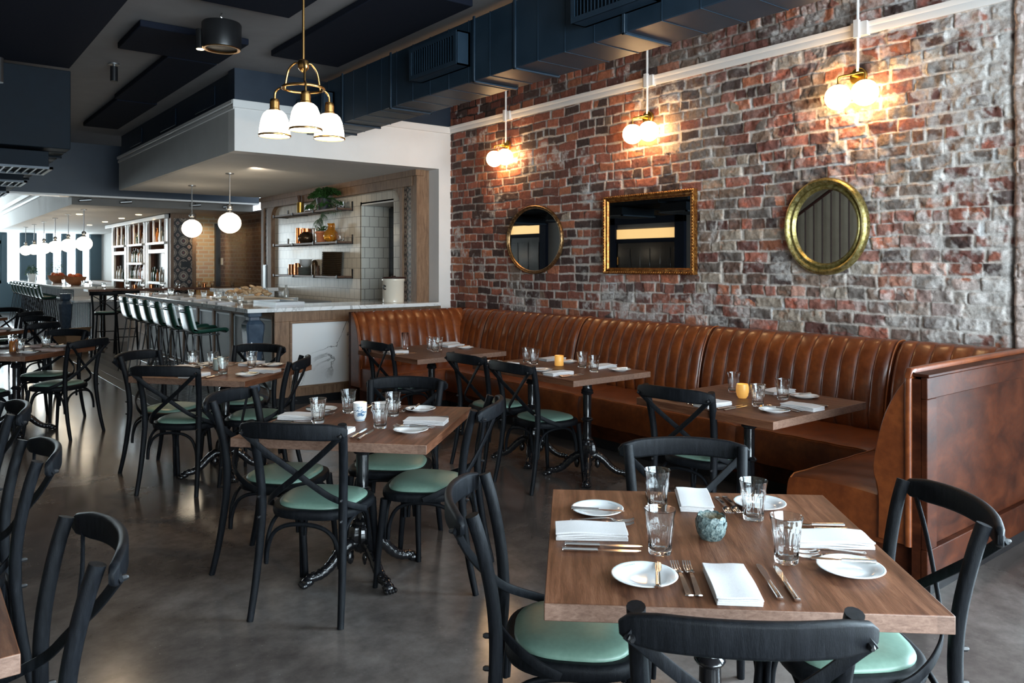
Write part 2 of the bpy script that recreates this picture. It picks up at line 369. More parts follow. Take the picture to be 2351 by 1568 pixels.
def freeze(root):
    """remember the parts of a finished thing so that it can be copied quickly"""
    KIDS.clear()
    def rec(o): return (o, [rec(c) for c in o.children])
    return rec(root)
def dup(tree, loc=None, rz=None, parent=None):
    o, kids = tree; c = o.copy(); COL.objects.link(c); c.parent = parent
    if loc is not None: c.location = loc
    if rz is not None: c.rotation_euler = (0, 0, rz)
    for k in kids: dup(k, parent=c)
    return c
class Proto:
    """first placement moves the source itself, later ones copy it"""
    def __init__(s, root): s.tree = freeze(root); s.used = False
    def put(s, loc, rz=0, label='', category='', group=None):
        if s.used: o = dup(s.tree, loc, rz)
        else: o = s.tree[0]; o.location = loc; o.rotation_euler = (0, 0, rz); s.used = True
        tag(o, label, category, group); return o
def Rz(a): return Matrix.Rotation(a, 4, 'Z')
def Rx(a): return Matrix.Rotation(a, 4, 'X')
def Ry(a): return Matrix.Rotation(a, 4, 'Y')
def Tr(x, y, z): return Matrix.Translation((x, y, z))
def wallbox(name, x0, x1, y0, y1, z0, z1, m, bevel=0): return struct(MB().box(x0, x1, y0, y1, z0, z1).build(name, m, bevel=bevel))

# ================================================================ SETTING
WX = 5.5; YH = 8.26; ZC = 3.63; YB = 15.0; YF = 30.0; XL = -3.5; Y0 = -3.0
wallbox('floor', XL - .3, WX + .9, Y0 - .3, YF + .3, -.12, 0, 'concrete')
o = struct(MB().box(-.465, .465, 0, 6.9, -.004, .004).build('floor_tile_field', 'tri_tile')); o.location = (2.77, 8.25, 0); o.name = 'floor_tiles'
struct(MB().box(2.16, 2.305, 8.1, 15.15, -.004, .003).build('floor_border', 'black'))
wallbox('ceiling', XL - .3, WX + .9, Y0 - .3, YB, ZC, ZC + .12, 'ceil')
wallbox('ceiling_front', XL - .3, WX + .9, YB, YF + .3, ZC + .15, ZC + .27, 'ceil_white')

# ---- value noise helpers for the old brick wall
rng = np.random.default_rng(11)
def vnoise(x, y, f, seed):
    r = np.random.default_rng(seed).random((256, 256)); X = x * f; Y = y * f
    xi = np.floor(X).astype(int); yi = np.floor(Y).astype(int); u = X - xi; v = Y - yi; u = u * u * (3 - 2 * u); v = v * v * (3 - 2 * v)
    a = r[xi % 256, yi % 256]; b = r[(xi + 1) % 256, yi % 256]; c = r[xi % 256, (yi + 1) % 256]; d = r[(xi + 1) % 256, (yi + 1) % 256]
    return (a * (1 - u) + b * u) * (1 - v) + (c * (1 - u) + d * u) * v
def fbm(x, y, f, seed, o=4):
    s = 0; a = .5
    for i in range(o): s = s + a * vnoise(x, y, f * 2 ** i, seed + i); a *= .5
    return s / (1 - .5 ** o)
def ss(e0, e1, x): t = np.clip((x - e0) / (e1 - e0), 0, 1); return t * t * (3 - 2 * t)
def brick_wall():
    ya, yb, za, zb, st = 1.0, YH, 0., ZC, .0078
    ny = int((yb - ya) / st) + 1; nz = int((zb - za) / st) + 1
    y, z = np.meshgrid(np.linspace(ya, yb, ny), np.linspace(za, zb, nz))
    H = .0915
    zw = z + .022 * (fbm(y, z, .7, 3) - .5) * 2 + .013 * (fbm(y, z, 5, 9) - .5) * 2
    ci = np.floor(zw / H).astype(int); fz = zw / H - ci
    header = (ci % 6 == 2)
    L = np.where(header, .118, .228); off = (np.sin(ci * 12.9898) * 43758.5453) % 1.0
    yw = y + .012 * (fbm(y, z, 5, 21) - .5) * 2
    yy = yw / L + off + .5 * (ci % 2); bi = np.floor(yy).astype(int)
    def hs(a, b, k): return np.abs(np.sin(a * 127.1 + b * 311.7 + k * 74.7) * 43758.5453) % 1.0
    # joints wander a little from brick to brick
    fy = yy - bi; j0 = (hs(ci, bi, 1) - .5) * .28; left = fy < j0
    bi = np.where(left, bi - 1, bi); fy = np.where(left, fy + 1 - j0 + 0, fy - j0)
    nxt = (hs(ci, bi + 1, 1) - .5) * .28; wdt = 1 + nxt - (hs(ci, bi, 1) - .5) * .28
    fy = np.clip(fy / np.maximum(wdt, .3), 0, 1); Lw = L * np.maximum(wdt, .3)
    r1, r2, r3, r4 = hs(ci, bi, 2), hs(ci, bi, 3), hs(ci, bi, 4), hs(ci, bi, 5)
    near = ss(6.2, 2.6, y)                                   # stones get rougher and larger chips to the right
    jt = .0022 + .0035 * fbm(y, z, 4, 31) + .007 * np.maximum(0, fbm(y, z, 1.4, 33) - .5) * 2
    edge = .010 * (fbm(y, z, 26, 41) - .5) + .014 * (fbm(y, z, 9, 43) - .5)
    dz = np.minimum(fz * H - (hs(ci, bi, 7) - .5) * .009, (1 - fz) * H - (hs(ci, bi, 8) - .5) * .009) + edge; dy = np.minimum(fy, 1 - fy) * Lw + edge
    d = np.minimum(dz, dy); m = ss(jt - .0025, jt + .006, d)
    rock = (fbm(y + r1 * 9, z + r2 * 9, 13, 51) - .5) * 2; tilt = (fy - .5) * (r3 - .5) * .022 + (fz - .5) * (r4 - .5) * .02
    chip = ss(.60, .70, fbm(y + r2 * 5, z, 18, 61)) * (.3 + .7 * near)
    hgt = m * (.010 + .006 * (r2 - .5) + tilt * (.4 + near) + rock * (.004 + .017 * near) - chip * .007) + (1 - m) * (.004 * (fbm(y, z, 22, 71) - .5))
    smear = ss(.56, .66, fbm(y, z, 2.6, 81) * .6 + fbm(y, z, 15, 83) * .4) * ss(.0, .8, 1 - .3 * near)
    # colours
    pal = np.array([(.30, .078, .040), (.225, .058, .034), (.15, .044, .032), (.065, .034, .030), (.40, .115, .045), (.17, .085, .058), (.23, .145, .10), (.13, .105, .09), (.29, .235, .18), (.33, .092, .055)])
    low = fbm(y, z, .75, 91); low2 = fbm(y, z, 1.3, 97)
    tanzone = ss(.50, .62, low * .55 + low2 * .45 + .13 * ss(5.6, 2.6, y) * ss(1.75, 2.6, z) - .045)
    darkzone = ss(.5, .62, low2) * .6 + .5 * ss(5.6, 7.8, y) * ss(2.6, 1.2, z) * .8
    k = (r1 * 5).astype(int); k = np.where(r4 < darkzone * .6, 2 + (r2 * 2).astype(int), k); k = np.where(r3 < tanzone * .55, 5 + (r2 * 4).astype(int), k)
    k = np.where((r3 > .93), 9, k)
    c = pal[k] * (.8 + .5 * r2)[..., None]; g_ = c.mean(-1, keepdims=True); c = c * .80 + (g_ * np.array([1.25, .95, .80])) * .20 + .008
    c = c * (.72 + .55 * fbm(y + r1 * 3, z + r3 * 3, 24, 101))[..., None]
    c = np.where((chip > .5)[..., None] & (near > .3)[..., None], c * np.array([1.3, 1.05, .95]), c)
    mort = np.array([.60, .53, .47]) * (.62 + .65 * fbm(y, z, 5, 111))[..., None]
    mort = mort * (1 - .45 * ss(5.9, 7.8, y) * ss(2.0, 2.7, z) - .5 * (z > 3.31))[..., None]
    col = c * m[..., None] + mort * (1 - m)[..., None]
    white = .85 * smear * (.35 + .45 * m * (fbm(y, z, 30, 121) > .47))
    # old limewash: strong at the right-hand end and low down there
    lime = ss(2.7, 1.9, y) * .9 * ss(.45, .55, fbm(y, z, 3.2, 131) * .55 + fbm(y, z, 17, 133) * .45 + .10 * ss(2.4, 1.2, z)) + .45 * ss(4.6, 2.2, y) * ss(.53, .60, fbm(y, z, 11, 137))
    dust = .16 * ss(.5, .7, fbm(y, z, 1.1, 141)) + .04
    w = np.clip(np.maximum(white, lime) + dust * .5 * ss(7.5, 4, y), 0, .9)[..., None]
    col = col * (1 - w) + np.array([.66, .62, .585]) * (.8 + .3 * fbm(y, z, 8, 151))[..., None] * w
    drip = ss(.70, .76, fbm(y * 2.2, z * .55, 3.2, 161)) * (1 - m) * .8; col = col * (1 - drip[..., None]) + .66 * drip[..., None]
    # the end pier behind the crack
    pier = y < 1.90; crack = np.exp(-((y - 1.90 - .03 * (fbm(z * 0, z, 3, 171) - .5) - .0) / .016) ** 2)
    hgt = hgt + np.where(pier, .02, 0) - crack * .035
    col = np.where(pier[..., None], col * .5 + np.array([.52, .38, .33]) * .5, col) * (1 - .75 * crack * ss(2.0, 1.4, z))[..., None]
    vs = np.stack([WX - hgt, y, z], -1).reshape(-1, 3)
    idx = np.arange(ny * nz).reshape(nz, ny); q = np.stack([idx[:-1, :-1], idx[1:, :-1], idx[1:, 1:], idx[:-1, 1:]], -1).reshape(-1, 4)
    me = bpy.data.meshes.new('wall_right'); me.vertices.add(len(vs)); me.vertices.foreach_set('co', vs.ravel())
    me.loops.add(q.size); me.loops.foreach_set('vertex_index', q.ravel()); me.polygons.add(len(q))
    me.polygons.foreach_set('loop_start', np.arange(0, q.size, 4)); me.update(calc_edges=True)
    a = me.attributes.new('Col', 'FLOAT_COLOR', 'POINT'); rgba = np.concatenate([np.clip(col, 0, 1).reshape(-1, 3), np.ones((ny * nz, 1))], 1); a.data.foreach_set('color', rgba.ravel().astype(np.float32))
    me.polygons.foreach_set('use_smooth', np.ones(len(q), bool)); me.materials.append(M['brick'])
    o = bpy.data.objects.new('wall_right', me); COL.objects.link(o); struct(o)
brick_wall()
wallbox('wall_right_core', WX + .05, WX + .3, 1.0, YH, 0, ZC, 'soft_brick')
wallbox('wall_right_pier', WX, WX + .3, .5, 1.01, 0, ZC, 'soft_brick')
wallbox('wall_right_sill', WX, WX + .3, -2.3, .5, 0, .3, 'grey_wall')
wallbox('wall_right_lintel', WX, WX + .3, -2.3, .5, 2.95, ZC, 'grey_wall')
wallbox('wall_right_end', WX, WX + .3, Y0 - .3, -2.3, 0, ZC, 'grey_wall')
def window(n, x0, x1, y, z0, z1, nx, nz, m, along='x', fw=.06, depth=.08):
    mb = MB()
    def b(a0, a1, c0, c1):
        if along == 'x': mb.box(a0, a1, y - depth / 2, y + depth / 2, c0, c1)
        else: mb.box(y - depth / 2, y + depth / 2, a0, a1, c0, c1)
    b(x0, x0 + fw, z0, z1); b(x1 - fw, x1, z0, z1); b(x0, x1, z0, z0 + fw); b(x0, x1, z1 - fw, z1)
    for i in range(1, nx): c = x0 + (x1 - x0) * i / nx; b(c - fw / 2, c + fw / 2, z0, z1)
    for i in range(1, nz): c = z0 + (z1 - z0) * i / nz; b(x0, x1, c - fw / 2, c + fw / 2)
    o = struct(mb.build('window_%d' % n, m)); g = MB()
    if along == 'x': g.box(x0 + .01, x1 - .01, y - .004, y + .004, z0 + .01, z1 - .01)
    else: g.box(y - .004, y + .004, x0 + .01, x1 - .01, z0 + .01, z1 - .01)
    g.build('window_pane', 'pane', o); return o
window(1, -2.3, .5, WX + .15, .3, 2.95, 2, 2, 'black', 'y')
# back wall (behind the camera) with the street windows
wallbox('wall_back_sill', XL, WX, Y0 - .2, Y0, 0, .35, 'grey_wall'); wallbox('wall_back_lintel', XL, WX, Y0 - .2, Y0, 3.15, ZC, 'grey_wall')
wallbox('wall_back_left', XL, -1.4, Y0 - .2, Y0, .35, 3.15, 'grey_wall')
window(2, -1.4, WX, Y0 - .1, .35, 3.15, 4, 2, 'black')
# left wall with the things the mirrors show
wallbox('wall_left', XL - .3, XL, Y0, 11.0, 0, ZC, 'beige_wall'); wallbox('wall_left_far', XL - .3, XL, 11.0, YF, 0, ZC + .15, 'grey_wall')
def left_door(n, y0, y1, zt, ztr0, ztr1):
    f = MB(); x = XL
    f.box(x, x + .10, y0, y0 + .28, 0, zt); f.box(x, x + .10, y1 - .28, y1, 0, zt); f.box(x, x + .10, y0, y1, zt - .3, zt)
    f.box(x, x + .13, y0 - .03, y1 + .03, zt - .06, zt); f.box(x, x + .08, y0 + .28, y1 - .28, ztr0 - .1, ztr0)
    o = struct(f.build('door_%d' % n, 'navy_dark', bevel=.006))
    MB().box(x, x + .03, y0 + .28, y1 - .28, ztr0, ztr1).build('transom_pane', 'transom', o)
    d = MB().box(x, x + .04, y0 + .28, y1 - .28, 0, ztr0 - .1)
    for a in range(3):
        yy = y0 + .28 + (y1 - y0 - .56) * (a + .5) / 3
        for zz in ((.25, 1.0), (1.15, ztr0 - .25)): d.box(x, x + .055, yy - .16, yy + .16, zz[0], zz[1])
    d.build('door_leaf', 'black_gloss', o, bevel=.006); MB().box(x + .04, x + .06, y1 - .36, y1 - .32, 1.55, 1.75).build('hinge', 'brass', o)
left_door(1, 11.75, 14.25, 2.86, 2.2, 2.44); left_door(2, 16.7, 18.7, 3.1, 2.45, 2.70)
st = empty('staircase_railing', (XL + .35, 8.3, 0)); tag(st, 'dark red wood stair railing with balusters against the beige wall, seen in the oval mirror', 'railing')
MB().tube([(0, 1.4, 1.9), (0, -1.2, 3.55)], .03).build('handrail', 'stairwood', st)
MB().box(-.03, .03, -1.2, 1.4, .0, .04).build('bottom_rail', 'stairwood', st)
for k in range(14):
    yy = 1.3 - k * .18; MB().tube([(0, yy, .02), (0, yy, 1.9 + (1.4 - yy) * 1.65 / 2.6)], .014, 8).build('baluster', 'stairwood', st)

# ---- header wall, soffit, beam
wallbox('wall_header_navy', 2.764, WX, YH, YH + .2, 3.29, ZC, 'navy')
wallbox('trim_1', 2.74, WX, YH - .025, YH, 3.21, 3.295, 'trim', .006)
wallbox('wall_header', 2.764, WX, YH, YH + .2, 2.755, 3.29, 'white')
wallbox('wall_column', 5.315, WX, YH, YH + .245, 0, 2.755, 'white')
wallbox('wall_soffit_side', 2.764, 2.83, YH + .2, 13.8, 2.755, 3.29, 'shaded_side')
wallbox('wall_soffit_navy', 2.80, 2.86, YH + .2, 13.8, 3.29, ZC, 'navy')
wallbox('ceiling_soffit', 2.77, 5.45, YH + .19, 13.78, 2.756, 2.80, 'ceil_white')
wallbox('wall_soffit_end', 2.83, 5.45, 13.74, 13.8, 2.80, ZC, 'navy')
wallbox('trim_2', 2.735, 2.764, YH, 13.82, 3.25, 3.295, 'trim', .008); wallbox('trim_3', 2.75, 2.764, YH, 13.82, 3.195, 3.235, 'trim', .006)
for k, yy in enumerate((9.0, 10.6, 12.4)):
    wallbox('trim_%d' % (10 + k), 2.785, 2.80, yy, yy + .75, 3.36, 3.58, 'navy', .01)
wallbox('trim_beam', XL, WX, YB, YB + .3, 2.75, ZC + .15, 'navy')
wallbox('trim_beam_under', XL, WX, YB + .02, YB + .34, 2.72, 2.75, 'trim')
# second soffit over the far bar
wallbox('ceiling_bar', 2.33, WX, YB + .36, YF, 2.60, 2.68, 'ceil_white'); wallbox('wall_bar_soffit_side', 2.33, 2.40, YB + .36, YF, 2.68, ZC + .15, 'ceil_white')
wallbox('wall_bar_soffit_face', 2.33, WX, YB + .34, YB + .38, 2.60, 2.74, 'grey_wall')
wallbox('trim_5', 2.28, 2.33, YB + .36, YF, 3.12, 3.22, 'trim'); wallbox('trim_6', 2.30, 2.33, YB + .36, YF, 3.0, 3.05, 'trim')
# kitchen wall
KX = 5.2
wallbox('wall_kitchen', KX, KX + .3, 10.14, 13.9, 0, 2.755, 'tile_x'); wallbox('wall_kitchen_near', KX, KX + .3, 8.60, 9.2, 0, 2.755, 'tile_x')
wallbox('wall_kitchen_over', KX, KX + .3, 9.2, 10.14, 2.42, 2.755, 'tile_x'); wallbox('wall_kitchen_jamb', KX, 5.70, 10.12, 10.16, 0, 2.45, 'tile_y')
wallbox('ceiling_kitchen_niche', KX, 5.75, 9.2, 10.14, 2.40, 2.44, 'white'); wallbox('wall_niche_back', 5.70, 5.78, 9.1, 10.2, 0, 2.5, 'grey_wall')
wallbox('wall_niche_near', KX + .01, 5.72, 9.16, 9.2, 0, 2.42, 'tile_y')
d = struct(MB().box(5.64, 5.70, 9.22, 10.12, 0, 2.38).build('door_3', 'black_gloss')); MB().box(5.62, 5.64, 9.4, 9.95, 1.75, 2.3).build('door_panel', 'black', d)
fr = MB(); fr.box(5.13, 5.314, 8.49, 8.60, 0, 2.756); fr.box(5.13, 5.22, 8.60, 8.63, 0, 2.7); fr.box(5.13, 5.22, 8.85, 8.92, 0, 2.7)
fr.box(5.12, 5.22, 8.595, 13.9, 2.56, 2.752); fr.box(5.10, 5.22, 8.46, 13.93, 2.68, 2.76); fr.box(5.13, 5.22, 13.42, 13.6, 0, 2.7); fr.box(5.13, 5.22, 13.78, 13.9, 0, 2.7)
for yc, sg in ((8.92, 1), (13.42, -1)):
    poly = [(0, 0)] + [(.22 - .22 * math.cos(t), -.22 + .22 * math.sin(t) - .0) for t in [PI / 2 * i / 8 for i in range(9)]][::-1]
    poly = [(0, 0), (.22, 0)] + [(.22 - .22 * math.sin(t), -.22 + .22 * math.cos(t)) for t in [PI / 2 * i / 8 for i in range(1, 9)]]
    fr.prism(poly, 0, .09, Matrix(((0, 0, 1, 5.13), (sg, 0, 0, yc), (0, 1, 0, 2.56), (0, 0, 0, 1))))
o = struct(fr.build('trim_kitchen_surround', 'oak', bevel=.006))
MB().box(5.16, 5.20, 8.63, 8.85, 0, 2.6).build('mosaic_strip', 'mosaic_x', o); MB().box(5.16, 5.20, 13.6, 13.78, 0, 2.6).build('mosaic_strip', 'mosaic_x', o)
# far brick wall, niche, pillar
wallbox('wall_far_right', WX, WX + .3, 13.9, YF, 0, 2.62, 'dark_brick'); wallbox('wall_far_step', KX, WX, 13.9, 13.96, 0, 2.72, 'oak')
wallbox('wall_brick_niche', 4.86, WX, 17.45, 17.6, 0, 2.6, 'yellow_brick'); wallbox('trim_20', 4.80, 4.90, 17.35, 17.45, 0, 2.6, 'oak'); wallbox('trim_21', 5.40, 5.5, 17.35, 17.45, 0, 2.45, 'black')
pl = struct(MB().box(4.30, 4.36, 16.7, 17.2, 0, 2.6).box(4.72, 4.80, 16.7, 17.2, 0, 2.6).box(4.30, 4.80, 16.72, 17.2, 2.5, 2.6).build('wall_pillar', 'oak'))
MB().box(4.36, 4.72, 16.71, 17.15, 0, 2.5).build('patterned_tiles', 'medallion_y', pl)
wallbox('wall_far_white', WX - .04, WX, 22.8, YF, 0, 2.6, 'ceil_white')
# front facade
zs = .95
mb = MB().box(XL, WX, YF, YF + .2, 0, zs).box(XL, 2.33, YF, YF + .2, 3.62, ZC + .3).box(2.33, WX, YF, YF + .2, 2.84, ZC + .3)
for a, b in ((3.08, 3.51), (3.82, 3.98), (4.27, 4.39), (4.70, 4.86), (5.12, 5.5), (2.55, 2.68)): mb.box(a, b, YF, YF + .2, zs, 2.9)
struct(mb.build('wall_front', 'mullion'))
for k, (a, b, t) in enumerate(((-3.4, -1.4, 3.62), (-1.4, .6, 3.62), (.6, 2.55, 3.62), (2.68, 3.08, 2.84), (3.51, 3.82, 2.84), (3.98, 4.27, 2.84), (4.39, 4.70, 2.84), (4.86, 5.12, 2.84))):
    window(3 + k, a, b, YF + .1, zs, t, 1 if k > 2 else 3, 1 if k > 2 else 2, 'mullion', fw=.03 if k > 2 else .10)
wallbox('baseboard_right_far', 5.0, WX, 23.2, YF, 0, 1.02, 'oak')

# ---- picture rail + conduits on the brick wall
rail = MB()
prof = [(0, 0), (.018, 0), (.022, .006), (.022, .05), (.030, .06), (.034, .085), (0, .085)]
vs = []; 
rail.prism([(-a, b) for a, b in prof], 0, YH - 1.0, Matrix(((1, 0, 0, WX - .012), (0, 0, 1, 1.0), (0, 1, 0, 3.213), (0, 0, 0, 1))))
struct(rail.build('trim_picture_rail', 'trim'))
for yy in (2.884, 4.905, 7.051):
    c = MB().tube([(WX - .055, yy, 2.95), (WX - .055, yy, ZC)], .011, 10).box(WX - .06, WX - .01, yy - .07, yy + .05, 3.205, 3.305)
    c.box(WX - .085, WX - .05, yy - .018, yy + .018, 3.19, 3.32)
    tag(c.build('conduit', 'trim'), 'white painted conduit dropping to the %s wall light on the brick' % {2.884: 'nearest, right-hand', 4.905: 'middle', 7.051: 'farthest, left-hand'}[yy], 'conduit', None)

# ---- ceiling panels
for a, b, c, d_, lb in ((1.58, 2.50, 7.08, 7.95, 'dark navy square acoustic panel on the grey ceiling above the hanging black speaker'),
                     (2.03, 2.50, 7.99, 10.38, 'long narrow navy ceiling panel directly behind the square one'),
                     (2.07, 2.53, 10.45, 12.7, 'farthest narrow navy ceiling panel, beside the end of the soffit'),
                     (1.70, 2.49, 4.3, 6.12, 'dark navy ceiling panel at the top edge, left of the brass pendant rod'),
                     (2.80, 3.50, 4.95, 7.33, 'wide dark navy ceiling panel above and right of the brass pendant')):
    tag(MB().box(a, b, c, d_, 3.56, ZC - .012).build('acoustic_panel', 'navy_dark', bevel=.008), lb, 'ceiling panel', None)
def duct(name, x0, x1, y0, y1, z0, z1, seams, label, m='duct'):
    t = empty(name, ((x0 + x1) / 2, y0, z0)); tag(t, label, 'duct'); ox, oy, oz = t.location
    mb = MB().box(x0 - ox, x1 - ox, 0, y1 - y0, 0, z1 - z0); mb.build('duct_body', m, t, bevel=.006)
    for s_ in seams:
        e = .014; y = s_ - y0; q = MB()
        q.box(x0 - ox - e, x0 - ox, y - .012, y + .012, -e, z1 - oz + e).box(x1 - ox, x1 - ox + e, y - .012, y + .012, -e, z1 - oz + e).box(x0 - ox - e, x1 - ox + e, y - .012, y + .012, -e, 0)
        q.build('seam_flange', m, t, bevel=.003)
    for s_ in [y0 + (y1 - y0) * i / 26 for i in range(1, 26)]:
        q = MB().box(x0 - ox - .003, x1 - ox + .003, s_ - y0 - .003, s_ - y0 + .003, -.003, z1 - oz + .002)
        if seams: q.build('crease', m, t)
    return t
duct('air_duct', 3.565, 3.985, .8, YH, 3.005, 3.50, (3.4, 4.5, 5.02, 6.35, 7.35, 7.9), 'long navy rectangular air duct with vents, running under the ceiling beside the brick wall')
def side_vent(x, y0, y1, z0, z1, label, fins=18, d=.13):
    t = empty('air_vent', (x, y0, z0)); tag(t, label, 'vent', 'louvred vents on the ducts')
    w = y1 - y0; hgt = z1 - z0
    MB().box(-.02, 0, 0, w, 0, hgt).box(-d, 0, 0, .012, 0, hgt).box(-d, 0, w - .012, w, 0, hgt).box(-d, 0, 0, w, 0, .012).box(-d, 0, 0, w, hgt - .012, hgt).build('vent_box', 'duct', t)
    f = MB(); b = .035
    f.box(-d - .006, -d + .006, 0, w, 0, b).box(-d - .006, -d + .006, 0, w, hgt - b, hgt).box(-d - .006, -d + .006, 0, b, b, hgt - b).box(-d - .006, -d + .006, w - b, w, b, hgt - b)
    f.build('vent_frame', 'duct', t)
    for i in range(fins):
        yy = b + (w - 2 * b) * (i + .5) / fins; MB().cbox((0, 0, 0), (.03, .004, hgt - 2 * b), Tr(-d + .01, yy, hgt / 2) @ Rz(.5)).build('louvre', 'duct', t)
side_vent(3.565, 5.08, 5.80, 3.13, 3.40, 'blue grey louvred vent on the side of the long duct, upper middle')
side_vent(3.565, 7.55, 8.2, 3.08, 3.36, 'small louvred vent at the far end of the long duct, behind the brass pendant')
side_vent(3.565, 3.1, 3.75, 3.12, 3.40, 'louvred vent cut by the top edge, nearest on the long duct')
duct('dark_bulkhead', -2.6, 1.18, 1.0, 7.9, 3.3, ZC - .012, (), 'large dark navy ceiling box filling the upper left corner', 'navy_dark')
duct('supply_duct', -1.6, 1.19, 7.9, 14.9, 2.58, 3.28, (8.5, 9.7, 10.9), 'big navy supply duct at upper left with grilles hung below it', 'duct_shaded')
for k, (cx, yy) in enumerate(((.62, 8.05), (.58, 9.5), (.56, 11.0), (.55, 12.6))):
    t = empty('hanging_grille', (cx, yy, 2.425)); tag(t, ['nearest', 'second', 'third', 'farthest'][k] + ' hanging grille under the big supply duct at upper left', 'vent', 'grilles under the supply duct')
    MB().box(-.42, .42, 0, .55, 0, .14).build('register_box', 'duct_shaded', t, bevel=.004)
    g = MB().box(-.45, .45, -.03, 0.0, -.02, .0).box(-.45, .45, .55, .58, -.02, 0).box(-.45, -.42, -.03, .58, -.02, 0).box(.42, .45, -.03, .58, -.02, 0)
    g.build('register_frame', 'duct', t)
    for i in range(14): MB().box(-.40 + i * .06, -.385 + i * .06, 0, .55, -.018, .0).build('louvre', 'duct', t)

# ================================================================ BANQUETTE
SZ = .44
def banquette():
    t = empty('banquette', (4.6, 4.7, 0)); tag(t, 'long caramel leather U-shaped banquette with channel-tufted back along the brick wall', 'banquette')
    O = Vector((4.6, 4.7, 0))
    # each run: origin of the seat/back junction, direction along, direction outwards (to the room)
    def back(p0, along, out, a0, a1, ribs, dmin=-.27):
        A = Vector(along); N = Vector(out); P = Vector(p0) - O; nu = ribs * 10; L = a1 - a0
        #   profile: (offset from junction toward the room, z)
        pr = cat([(.03, 0, SZ - .03), (.05, 0, SZ + .05), (.045, 0, SZ + .16), (.0, 0, .80), (-.055, 0, .93), (-.12, 0, 1.01), (-.17, 0, 1.032), (-.23, 0, 1.03), (-.27, 0, 1.0)], 5)
        for q in pr: q.x = max(q.x, dmin)
        nv = len(pr) - 1
        def fn(u, v):
            q = pr[int(round(v * nv))]; s_ = u * ribs; f = s_ - math.floor(s_); b = math.sqrt(max(0, 1 - (2 * f - 1) ** 2)) if 0 < f < 1 else 0
            b = (b ** .8 - .35) * .016 * (1.0 if q.z < .98 else .55)
            e = min(u, 1 - u) * L; rnd = -.045 * max(0, 1 - e / .05) ** 2
            lean = b + rnd; w = .0025 * math.sin(q.z * 23 + s_ * 2.3)
            zz = q.z + (b * .7 + rnd * .4 if q.z > .98 else 0)
            return P + A * (a0 + u * L) + N * (q.x + lean + w) + Vector((0, 0, zz))
        m = MB().grid(fn, nu, nv)
        # closing sides
        for u, s_ in ((0, -1), (1, 1)):
            base = [fn(u, v / nv) for v in range(nv + 1)]; back_ = [Vector(base[-1].to_tuple())] ; bb = P + A * (a0 + u * L) + N * dmin
            poly = base + [Vector((bb.x, bb.y, SZ - .03))]; m.add(poly, [tuple(range(len(poly)))])
        o = m.build('back_cushion', 'leather', t, smooth=50)
        pp = []
        for i in range(0, nv + 1):
            q = pr[i]; pp.append(P + A * (a0 + .004) + N * (q.x - .006) + Vector((0, 0, q.z)))
        MB().tube(pp, .005, 6).build('piping', 'piping', o)
    def seat(p0, along, out, a0, a1, depth):
        A = Vector(along); N = Vector(out); P = Vector(p0) - O; L = a1 - a0
        def fn(u, v):
            # v: 0 back .. .6 front edge .. 1 bottom of front
            if v < .62: d = depth * v / .62; z = SZ + .012 * math.sin(PI * min(1, v / .62)) - .014 * max(0, (v - .5) / .12) ** 2
            else: d = depth + .012 * math.sin(PI * (v - .62) / .38); z = (SZ - .014) - (v - .62) / .38 * .215
            e = min(u, 1 - u) * L; r = max(0, 1 - e / .02) ** 2 * .012
            return P + A * (a0 + u * L) + N * (d - r) + Vector((0, 0, z - r * .6 + .0015 * math.sin(u * L * 31 + v * 9)))
        n = max(8, int(L / .04)); m = MB().grid(fn, n, 26)
        for u in (0, 1):
            e = [fn(u, k / 26) for k in range(27)]; b = P + A * (a0 + u * L); m.add(e + [Vector((b.x, b.y, SZ - .23))], [tuple(range(28))])
        o = m.build('seat_cushion', 'leather', t, smooth=50)
        pp = [fn(u / 30, .605) + Vector((0, 0, .003)) for u in range(31)]; MB().tube(pp, .0035, 6).build('piping', 'piping', o)
    BX = 5.18; LY = 7.58; RY = 1.84; FX = 4.56
    for a, b in ((2.53, 4.07), (4.07, 5.59), (5.59, 7.15)): back((BX, 0, 0), (0, 1, 0), (-1, 0, 0), a, b, 13)
    back((BX, 0, 0), (0, 1, 0), (-1, 0, 0), 7.15, 7.74, 5); back((BX, 0, 0), (0, 1, 0), (-1, 0, 0), 1.70, 2.53, 7)
    back((0, LY, 0), (1, 0, 0), (0, -1, 0), 3.87, 5.33, 12, -.155)
    back((0, RY, 0), (1, 0, 0), (0, 1, 0), 3.735, 5.33, 13, -.10)
    for a, b in ((2.36, 3.30), (3.30, 4.90), (4.90, 6.97)): seat((BX, 0, 0), (0, 1, 0), (-1, 0, 0), a, b, .62)
    seat((0, LY, 0), (1, 0, 0), (0, -1, 0), 3.87, 5.2, .61); seat((0, RY, 0), (1, 0, 0), (0, 1, 0), 3.715, 5.2, .52)
    def bx(x0, x1, y0, y1, z0, z1): return MB().box(x0 - O.x, x1 - O.x, y0 - O.y, y1 - O.y, z0, z1)
    k = bx(FX + .09, 5.45, 2.3, 7.0, 0, SZ - .19); k.add(*[(lambda b: (b.v, b.f))(bx(3.97, 5.45, 7.06, 7.6, 0, SZ - .19))][0]); k.build('plinth', 'black', t)
    k = bx(FX + .03, 5.4, 2.34, 6.98, .10, SZ - .04); b2 = bx(3.9, 5.4, 7.0, 7.6, .10, SZ - .04); k.add(b2.v, b2.f); k.build('base_board', 'cherry', t)
    b1 = bx(3.73, 5.45, 1.7, 2.30, .09, .225); b1.build('base_board', 'cherry', t, bevel=.003); bx(3.85, 5.45, 1.75, 2.22, 0, .09).build('plinth', 'black', t)
    # right-hand end panel (cherry veneer, with frame), its leather capped end
    e = bx(3.70, WX - .01, 1.66, 1.70, .09, 1.02); e.build('end_panel', 'cherry', t)
